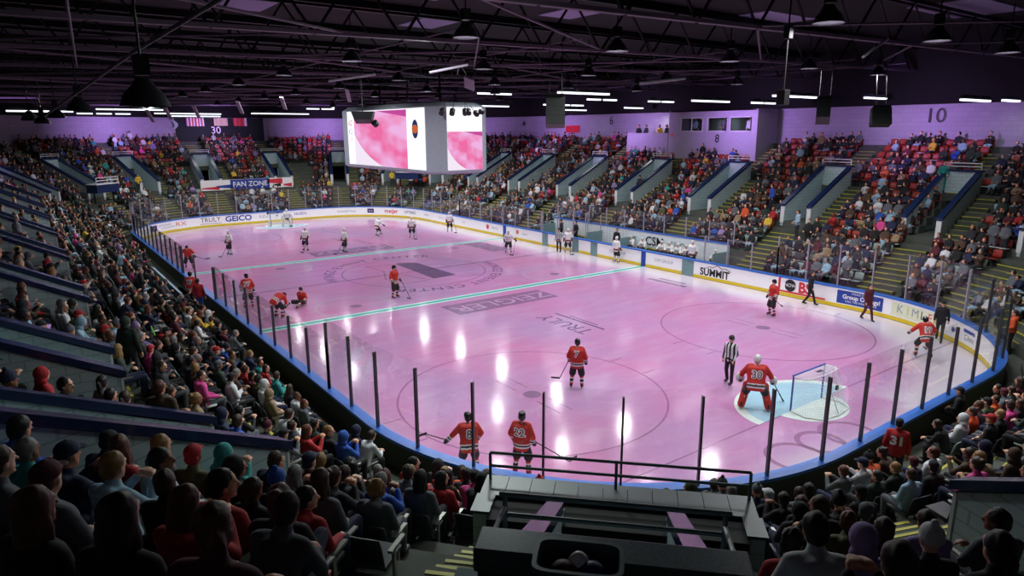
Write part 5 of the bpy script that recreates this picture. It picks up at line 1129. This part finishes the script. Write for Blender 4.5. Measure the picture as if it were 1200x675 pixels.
num_decal(f31, SVAR2['jacket'], '31', .30, 1.24, cols=[(.015, I_wht, .012)])
stander(147, 376, CM['dark green'], CM['charcoal'], 'hood', CM['dark green'], 'person in dark green hooded coat standing in the left aisle', v=SVAR2)
stander(186, 452, CM['brown'], CM['black'], 'short', HM_['auburn'], 'person in brown coat with reddish hair standing behind the pink jacket, left', v=SVAR2)
stander(161, 205, CM['yellow'], CM['black'], 'short', HM_['black'], 'usher in bright yellow jacket standing at a far left tunnel mouth')
stander(459, 203, CM['yellow'], CM['charcoal'], 'short', HM_['black'], 'usher in yellow jacket standing just below the hanging scoreboard')
stander(905, 224, CM['blue'], CM['navy'], 'short', HM_['black'], 'fan in blue jersey standing beside the second right tunnel', v=SVAR2)
stander(936, 248, CM['pale blue'], CM['charcoal'], 'short', HM_['brown'], 'person in pale blue top standing on the second right aisle steps')
stander(1107, 193, CM['teal'], CM['teal'], 'short', HM_['black'], 'person in teal standing high beside the first right tunnel', rz=2)
stander(750, 208, CM['charcoal'], CM['black'], 'cap', CM['black'], 'person in charcoal walking up beside the fourth right tunnel')
stander(1190, 366, CM['orange'], CM['black'], 'short', HM_['brown'], 'person in orange shirt and black trousers at the far right edge')
# ------------------------------------------------------------------ seated crowd
GAR = {'hands_on_lap': 'jacket', 'leaning_forward': 'jacket', 'holding_phone': 'hoodie', 'looking_left': 'top', 'looking_right': 'hoodie', 'crossed_legs': 'coat'}
def in_view(x, y, z, mar=25):
    d = np.array((x, y, z)) - CAM; q = d @ CF
    if q < .8: return None
    u = 600 + FPX * (d @ CR) / q; v = 337.5 - FPX * (d @ CU) / q
    return (u, v, q) if -mar < u < 1200 + mar and -mar < v < 675 + mar else None
slots = []
for ti, (s0, T0) in enumerate(TS):
    s1 = TS[(ti + 1) % len(TS)][0] + (PT if ti == len(TS) - 1 else 0)
    for k in range(0, 17):
        d = rd_(k) + .50; pos_, neg_ = (.92, .92) if k < 5 else ((1.15, 2.15) if k <= 10 else (.65, .65))
        s = s0 + hw_s(s0, pos_ + .28, d); end = s1 - hw_s(s1, neg_ + .28, d); idx = 0
        while s <= end:
            (x, y), n = per(s, d); z = rz_(k); idx += 1; slots.append((s, k, idx, T0[2], x, y, z, n)); s += hw_s(s, .56, d)
def blocked(x, y, k, n):
    if math.hypot(x - CAM[0], y - CAM[1]) < 3.1 and k > 11: return True
    if y < 0 and k >= 14 and -7.4 < x < 6.6: return True
    if y < 0 and k < 2 and -13.9 < x < 4.3: return True
    if y > 0 and k < 1 and -5.3 < x < 3.4: return True
    if x > 30 and k in (4, 5, 6) and abs(y) < 5.3: return True
    dx, dy = x - Tc[0][0], y - Tc[0][1]; u = abs(-dx * n_c[1] + dy * n_c[0]); a_d = dx * n_c[0] + dy * n_c[1]
    if a_d > 4.6 and u < (2.05 if a_d < 8 else 1.4): return True
    if k < 7 and (math.hypot(x - 30.5, y - 14) < 1.9 or math.hypot(x - 28.6, y + 14.8) < 1.9) and k > 2: return True
    for tx, ty, tr in TAKEN:
        if math.hypot(x - tx, y - ty) < tr: return True
    return False
slots = [t for t in slots if not blocked(t[4], t[5], t[1], t[7])]
vis = []
for t in slots:
    h = in_view(t[4], t[5], t[6] + 1.15)
    if h: vis.append((t, h))
vis.sort(key=lambda a: a[1][2])
rc = random.Random(5)
DARK = ['black', 'charcoal', 'navy', 'grey', 'dark green', 'brown', 'black', 'charcoal']; BRT = ['red', 'white', 'pink', 'blue', 'teal', 'orange', 'maroon', 'lilac', 'pale blue', 'olive', 'tan', 'white', 'red', 'grey', 'yellow', 'grey', 'white', 'pale blue', 'tan', 'maroon', 'grey', 'white', 'pale blue', 'grey', 'red', 'white']
def rand_look(bright):
    top = rc.choice(BRT) if rc.random() < bright else rc.choice(DARK); hk = rc.choice(['short', 'short', 'short', 'long', 'long', 'bun', 'pony', 'cap', 'cap', 'short', 'beanie', 'hood'])
    hc = rc.choice(['black', 'brown', 'brown', 'auburn', 'blonde', 'black', 'brown', 'grey']) if hk in ('short', 'long', 'bun', 'pony') else (top if hk == 'hood' else rc.choice(['black', 'red', 'navy', 'grey', 'charcoal', 'black', 'maroon']))
    return top, hk, hc
OVR = [(67, 325, 'yellow', 'short', 'brown', 1), (157, 462, 'pink', 'pony', 'brown', 3), (283, 492, 'blue', 'short', 'brown', 3), (213, 502, 'grey', 'long', 'blonde', 0), (182, 503, 'charcoal', 'short', 'black', 0), (1128, 572, 'pink', 'bun', 'brown', 0), (118, 598, 'black', 'long', 'brown', 0), (1012, 648, 'lilac', 'hood', 'lilac', 0),
       (392, 590, 'grey', 'long', 'brown', 0), (258, 575, 'red', 'short', 'black', 4), (32, 600, 'black', 'long', 'auburn', 0), (355, 400, 'teal', 'short', 'brown', 3), (318, 575, 'navy', 'beanie', 'blue', 0), (240, 510, 'olive', 'cap', 'red', 5), (1158, 496, 'black', 'cap', 'red', 0), (1040, 600, 'black', 'short', 'brown', 0), (970, 572, 'maroon', 'long', 'black', 4), (935, 615, 'red', 'short', 'black', 4), (920, 660, 'white', 'short', 'black', 1), (946, 590, 'black', 'long', 'brown', 0), (1008, 560, 'white', 'cap', 'navy', 2), (1060, 560, 'pale blue', 'short', 'brown', 0), (15, 275, 'pink', 'long', 'brown', 5), (52, 320, 'blue', 'cap', 'black', 3), (892, 585, 'black', 'cap', 'white', 0), (1110, 650, 'charcoal', 'beanie', 'white', 0)]
ind = []; rest = []
occ = {}
for i, (t, h) in enumerate(vis):
    k = t[1]; p_ = .93 if k < 11 else .80
    if t[5] < 0 and t[1] >= 8: p_ = .78 if k < 12 else .6
    near = h[2] < 14
    if rc.random() < (p_ if not near else .9): (ind if len(ind) < 300 else rest).append((t, h, i))
used = {}
for (px, py, top, hk, hc, vi) in OVR:
    best = min(ind, key=lambda a: math.hypot(a[1][0] - px, a[1][1] - py) + (1000 if id(a) in used else 0)); used[id(best)] = (top, hk, hc, vi)
def hcm(hk, hc): return HM_[hc] if hk in ('short', 'long', 'bun', 'pony') else CM[hc]
def lname(nm):
    nm = nm.replace('mid camera corner', 'camera platform').replace('lower camera corner', 'near end').replace('upper camera corner', 'bottom left').replace('lower near right corner', 'near end right').replace('near right corner', 'right corner').replace('mid right', 'middle right')
    return nm
HN = {'short': 'hair', 'long': 'long hair', 'bun': 'hair bun', 'pony': 'ponytail', 'cap': 'cap', 'beanie': 'beanie', 'hood': 'hood'}
seatset = set()
for a in ind:
    t, h, i = a; top, hk, hc = rand_look(.38); vi = rc.randrange(6)
    if id(a) in used: top, hk, hc, vi = used[id(a)]
    v = VARS[vi]; s, k, idx, nm, x, y, z, n = t; g = GAR[v['name']]
    lab = '%s %s, %s %s, %s row from glass, %s seat from %s tunnel' % (top, g, hc, HN[hk], ordn(k), ordn(idx - 1) if idx <= 18 else 'last', lname(nm))
    if len(lab.replace('-', ' ').split()) > 16: lab = lab.replace(' row from glass', ' row')
    place_person(v, (x, y, z), math.atan2(-n[1], -n[0]) + rc.uniform(-.15, .15), CM[top], CM[rc.choice(['black', 'navy', 'charcoal', 'grey', 'navy'])], hk, hcm(hk, hc), rc.choice([0, 0, 1, 2, 2, 3]), rc.uniform(.93, 1.05), lab, 'spectators nearest the camera')
    seatset.add(i)
# far crowd as one mass -------------------------------------------------------------
def lod(v):
    J = v['J']; R = v['R']; parts = [(jacket_mesh('t', J, 1.08, vox=.075, ratio=.6), 0), (trousers_mesh('t', J, 1.08, vox=.085, ratio=.6), 1)]; vs = []; fs = []; cs = []
    for me, c in parts:
        o = len(vs); vs += [tuple(q.co) for q in me.vertices]; fs += [tuple(i + o for i in f.vertices) for f in me.polygons]; cs += [c] * len(me.vertices); bpy.data.meshes.remove(me)
    H = J['H']; mb = MB(); mb.ell(H, (.09, .075, .12), R, 7, 5); o = len(vs); vs += mb.v; fs += [tuple(i + o for i in f) for f in mb.f]; cs += [2] * len(mb.v)
    mb = MB(); mb.ell(H + R @ V(-.03, 0, .035), (.098, .088, .11), R, 7, 5); o = len(vs); vs += mb.v; fs += [tuple(i + o for i in f) for f in mb.f]; cs += [3] * len(mb.v)
    mb = MB(); mb.ell(J['WL'], (.05, .05, .05), None, 5, 4); mb.ell(J['WR'], (.05, .05, .05), None, 5, 4); o = len(vs); vs += mb.v; fs += [tuple(i + o for i in f) for f in mb.f]; cs += [2] * len(mb.v)
    mb = MB(); mb.box(J['AL'] + V(.05, 0, -.04), (.26, .09, .09)); mb.box(J['AR'] + V(.05, 0, -.04), (.26, .09, .09)); o = len(vs); vs += mb.v; fs += [tuple(i + o for i in f) for f in mb.f]; cs += [4] * len(mb.v)
    return np.array(vs, dtype=np.float64), fs, np.array(cs)
LOD = [lod(v) for v in VARS[:7]]
def colmat(name, rough=.85):
    m = bpy.data.materials.new(name); m.use_nodes = True; nt = m.node_tree; b = nt.nodes['Principled BSDF']; at = nt.nodes.new('ShaderNodeAttribute'); at.attribute_name = 'Col'
    n = nt.nodes.new('ShaderNodeTexNoise'); n.inputs['Scale'].default_value = 12; tc = nt.nodes.new('ShaderNodeTexCoord'); nt.links.new(tc.outputs['Object'], n.inputs['Vector']); hs = nt.nodes.new('ShaderNodeHueSaturation'); mr = nt.nodes.new('ShaderNodeMapRange'); mr.inputs['To Min'].default_value = .8; mr.inputs['To Max'].default_value = 1.2
    nt.links.new(n.outputs['Fac'], mr.inputs['Value']); nt.links.new(mr.outputs[0], hs.inputs['Value']); nt.links.new(at.outputs['Color'], hs.inputs['Color']); nt.links.new(hs.outputs[0], b.inputs['Base Color']); b.inputs['Roughness'].default_value = rough; return m
def mass(name, items, m):
    """items: (verts Nx3, faces, colours Nx3)"""
    nv = sum(len(i[0]) for i in items); V_ = np.empty((nv, 3), dtype=np.float32); C_ = np.ones((nv, 4), dtype=np.float32); loops = []; tot = []; o = 0
    for v, f, c in items:
        V_[o:o + len(v)] = v; C_[o:o + len(v), :3] = c
        for q in f: loops.extend([i + o for i in q]); tot.append(len(q))
        o += len(v)
    me = bpy.data.meshes.new(name); me.vertices.add(nv); me.vertices.foreach_set('co', V_.ravel()); me.loops.add(len(loops)); me.loops.foreach_set('vertex_index', np.array(loops, dtype=np.int32)); me.polygons.add(len(tot))
    st = np.concatenate(([0], np.cumsum(tot)[:-1])).astype(np.int32); me.polygons.foreach_set('loop_start', st); me.polygons.foreach_set('loop_total', np.array(tot, dtype=np.int32)); me.update(calc_edges=True); me.validate()
    ca = me.color_attributes.new('Col', 'FLOAT_COLOR', 'POINT'); ca.data.foreach_set('color', C_.ravel()); me.materials.append(m); return obj(name, me)
SKC = [np.array(rgb(c)[:3]) for c in ('#d9a184', '#c78c6c', '#e0b096', '#7c5038')]; CC = {k: np.array(rgb(v)[:3]) for k, v in CLO.items()}; HC = {k: np.array(rgb(v)[:3]) for k, v in {'black': '#120e0d', 'brown': '#38261a', 'auburn': '#5a2c1c', 'blonde': '#8c6c3e', 'grey': '#7d7a78'}.items()}
items = []
for t, h, i in rest:
    s, k, idx, nm, x, y, z, n = t; L_ = LOD[6 if rc.random() < .03 else rc.randrange(6)]; a = math.atan2(-n[1], -n[0]) + rc.uniform(-.25, .25); c, sn = math.cos(a), math.sin(a); sc = rc.uniform(.9, 1.05)
    v = L_[0] * sc; vv = np.stack([x + v[:, 0] * c - v[:, 1] * sn, y + v[:, 0] * sn + v[:, 1] * c, z + v[:, 2]], 1); top, hk, hc = rand_look(.30)
    pal = np.array([CC[top], CC[rc.choice(['black', 'navy', 'charcoal', 'grey', 'pale blue'])], rc.choice(SKC), HC[hc] if hk in ('short', 'long', 'bun', 'pony') else CC[hc], CC['black']]); items.append((vv, L_[1], pal[L_[2]]))
    seatset.add(i)
cr = mass('seated_crowd', items, colmat('crowd_cloth')); tag(cr, 'distant seated crowd filling the far and right stands', 'crowd', None, 'stuff')
# seats -------------------------------------------------------------------------------
def seat_parts():
    bk = MB(); n = 6; rr = []
    for j, (x, z) in enumerate(((-.19, .44), (-.215, .58), (-.25, .72), (-.285, .84))): rr.append((x, z))
    for j in range(n + 1): pass
    vs = []
    for x, z in rr:
        for j in range(n + 1): y = -.23 + .46 * j / n; vs.append((x - .03 * (1 - (2 * j / n - 1) ** 2), y, z - (.02 * abs(2 * j / n - 1) ** 3 if z > .8 else 0)))
    m_ = len(vs); vs += [(x - .025, y, z) for x, y, z in vs]; w_ = n + 1; fs = []
    for i in range(3):
        for j in range(n): a = i * w_ + j; fs.append((a, a + 1, a + w_ + 1, a + w_)); fs.append((m_ + a, m_ + a + w_, m_ + a + w_ + 1, m_ + a + 1))
    for j in range(n): fs.append((j, m_ + j, m_ + j + 1, j + 1)); a = 3 * w_ + j; fs.append((a, a + 1, m_ + a + 1, m_ + a))
    for i in range(3): a = i * w_; fs.append((a, a + w_, m_ + a + w_, m_ + a)); a += n; fs.append((a, m_ + a, m_ + a + w_, a + w_))
    bk.add(vs, fs); pn = MB(); pn.hexa([(-.17, -.22, .39), (.2, -.22, .41), (.2, .22, .41), (-.17, .22, .39), (-.17, -.22, .43), (.22, -.22, .45), (.22, .22, .45), (-.17, .22, .43)])
    lg = MB(); lg.box((-.05, -.26, .3), (.05, .03, .58)); lg.box((.02, -.26, .60), (.32, .05, .03)); lg.box((-.05, -.26, .015), (.2, .06, .03)); return bk, pn, lg
bk, pn, lg = seat_parts(); M_sd = mat('seat_dark', '#2a2f38', .5, var=.1); M_sf = mat('seat_frame', '#8e8f88', .4, .5); BKM = bk.mesh('backrest', M_sd, True); PNM = pn.mesh('seat_pan', M_sd); LGM = lg.mesh('leg', M_sf)
M_sr = mat('seat_red', '#a62a18', .5); sv = []; sf = []; sc_ = []
for m_, c in ((bk, 0), (pn, 1), (lg, 2)): o = len(sv); sv += m_.v; sf += [tuple(i + o for i in f) for f in m_.f]; sc_ += [c] * len(m_.v)
sv = np.array(sv); sc_ = np.array(sc_); items = []; nind = 0
CR_, CG_, CD_, CW_ = (np.array(rgb(c)[:3]) for c in ('#8f2413', '#7e938c', '#23262c', '#c9cfd0'))
for i, (t, h) in enumerate(vis):
    s, k, idx, nm, x, y, z, n = t; a = math.atan2(-n[1], -n[0]); occd = i in seatset
    if nind < 260 and h[2] < 26 and (not occd or rc.random() < .75):
        R = obj('stadium_seat', BKM, None, (x, y, z), a); R.name = 'stadium_seat'; red = False
        tag(R, 'dark folding seat, %s, %s row from glass, %s seat from %s tunnel' % ('occupied' if occd else 'empty', ordn(k), ordn(idx - 1) if idx <= 18 else 'last', lname(nm)), 'seat', 'dark seats near the camera')
        obj('seat_pan', PNM, R); obj('seat_leg', LGM, R); nind += 1; continue
    pal = np.array([CR_, CR_ if rc.random() < .7 else CW_, CD_]) if (k >= 6 or (y < 0 and k >= 4)) else np.array([CG_, CW_ if rc.random() < .5 else CG_, CD_])
    c, sn = math.cos(a), math.sin(a); vv = np.stack([x + sv[:, 0] * c - sv[:, 1] * sn, y + sv[:, 0] * sn + sv[:, 1] * c, z + sv[:, 2]], 1); items.append((vv, sf, pal[sc_]))
st = mass('stadium_seating', items, colmat('seat_plastic', .5)); tag(st, 'rows of red and pale grey seats filling the distant stands', 'seats', None, 'stuff')
# people in the press box and bay
for i, (x, y, z, top, lab) in enumerate(((-5.7, -26.6, 8.1, 'white', 'person in white behind the press box window nearest the wall'), (-3.5, -26.4, 8.1, 'grey', 'person in grey behind the middle press box window'), (-1.2, -26.4, 8.1, 'charcoal', 'person in dark top behind the left press box window'), (-.3, -26.8, 8.1, 'pale blue', 'person in pale blue at left end of the press box window'),
                             (5.6, -26.2, 7.55, 'black', 'person in black leaning at the left end of the standing bay'), (4.8, -26.3, 7.55, 'charcoal', 'person in charcoal second from the left in the standing bay'), (3.2, -26.3, 7.55, 'yellow', 'person in yellow standing in the middle of the standing bay'), (2.3, -26.2, 7.55, 'dark green', 'person in dark green at right end of the standing bay'))):
    place_person(SVAR if i % 2 else SVAR2, (x, y, z), PI / 2 + .2 * (-1) ** i, CM[top], CM['black'], 'short', HM_['black'], label=lab)
# glow toys and drinks held in the left stands
for i, (px, py, col, lab) in enumerate(((14, 463, '#d77fb8', 'pink glowing balloon toy at the far left, topmost'), (15, 477, '#c08ad8', 'lilac glowing ball toy at far left, below the pink one'), (80, 468, '#d98ac8', 'pink glowing ball toy held in the lower left stands'), (181, 388, '#7fd24f', 'green glow stick held up left of the rink'), (57, 382, '#c79ae0', 'pale purple glow toy in the left stands beside tunnel wall'))):
    pt = bowl_hit(px, py, 1.0)
    if pt:
        R = empty('glow_toy', (pt[0], pt[1], pt[2] + 1.0)); tag(R, lab, 'glow toy'); mt = emis('glow_%d' % i, col, .5); mb = MB()
        if 'stick' in lab: mb.tube((0, 0, -.12), (.03, .06, .14), .012, n=8, dome=True); mb.build('tube', mt, R, True)
        else:
            for q in range(3): mb.ell((.02 * q, .02 * q, -.09 * q), (.05, .05, .05))
            mb.build('balls', mt, R, True)
        mb = MB(); mb.tube((0, 0, -.35), (0, 0, -.1), .008); mb.build('handle', M_black, R)
# front row men by the glass at lower right
for px, py, lab in ((1124, 458, 'person in black with black cap in front of glass, lower right'), (1168, 455, 'person in black jacket sitting beside the right end steps')):
    pt = bowl_hit(px, py, 1.2); place_person(VARS[0] if px < 1150 else VARS[3], pt, look(pt, (-20, 0)), CM['black'], CM['black'], 'cap' if px < 1150 else 'short', CM['black'] if px < 1150 else HM_['black'], label=lab)
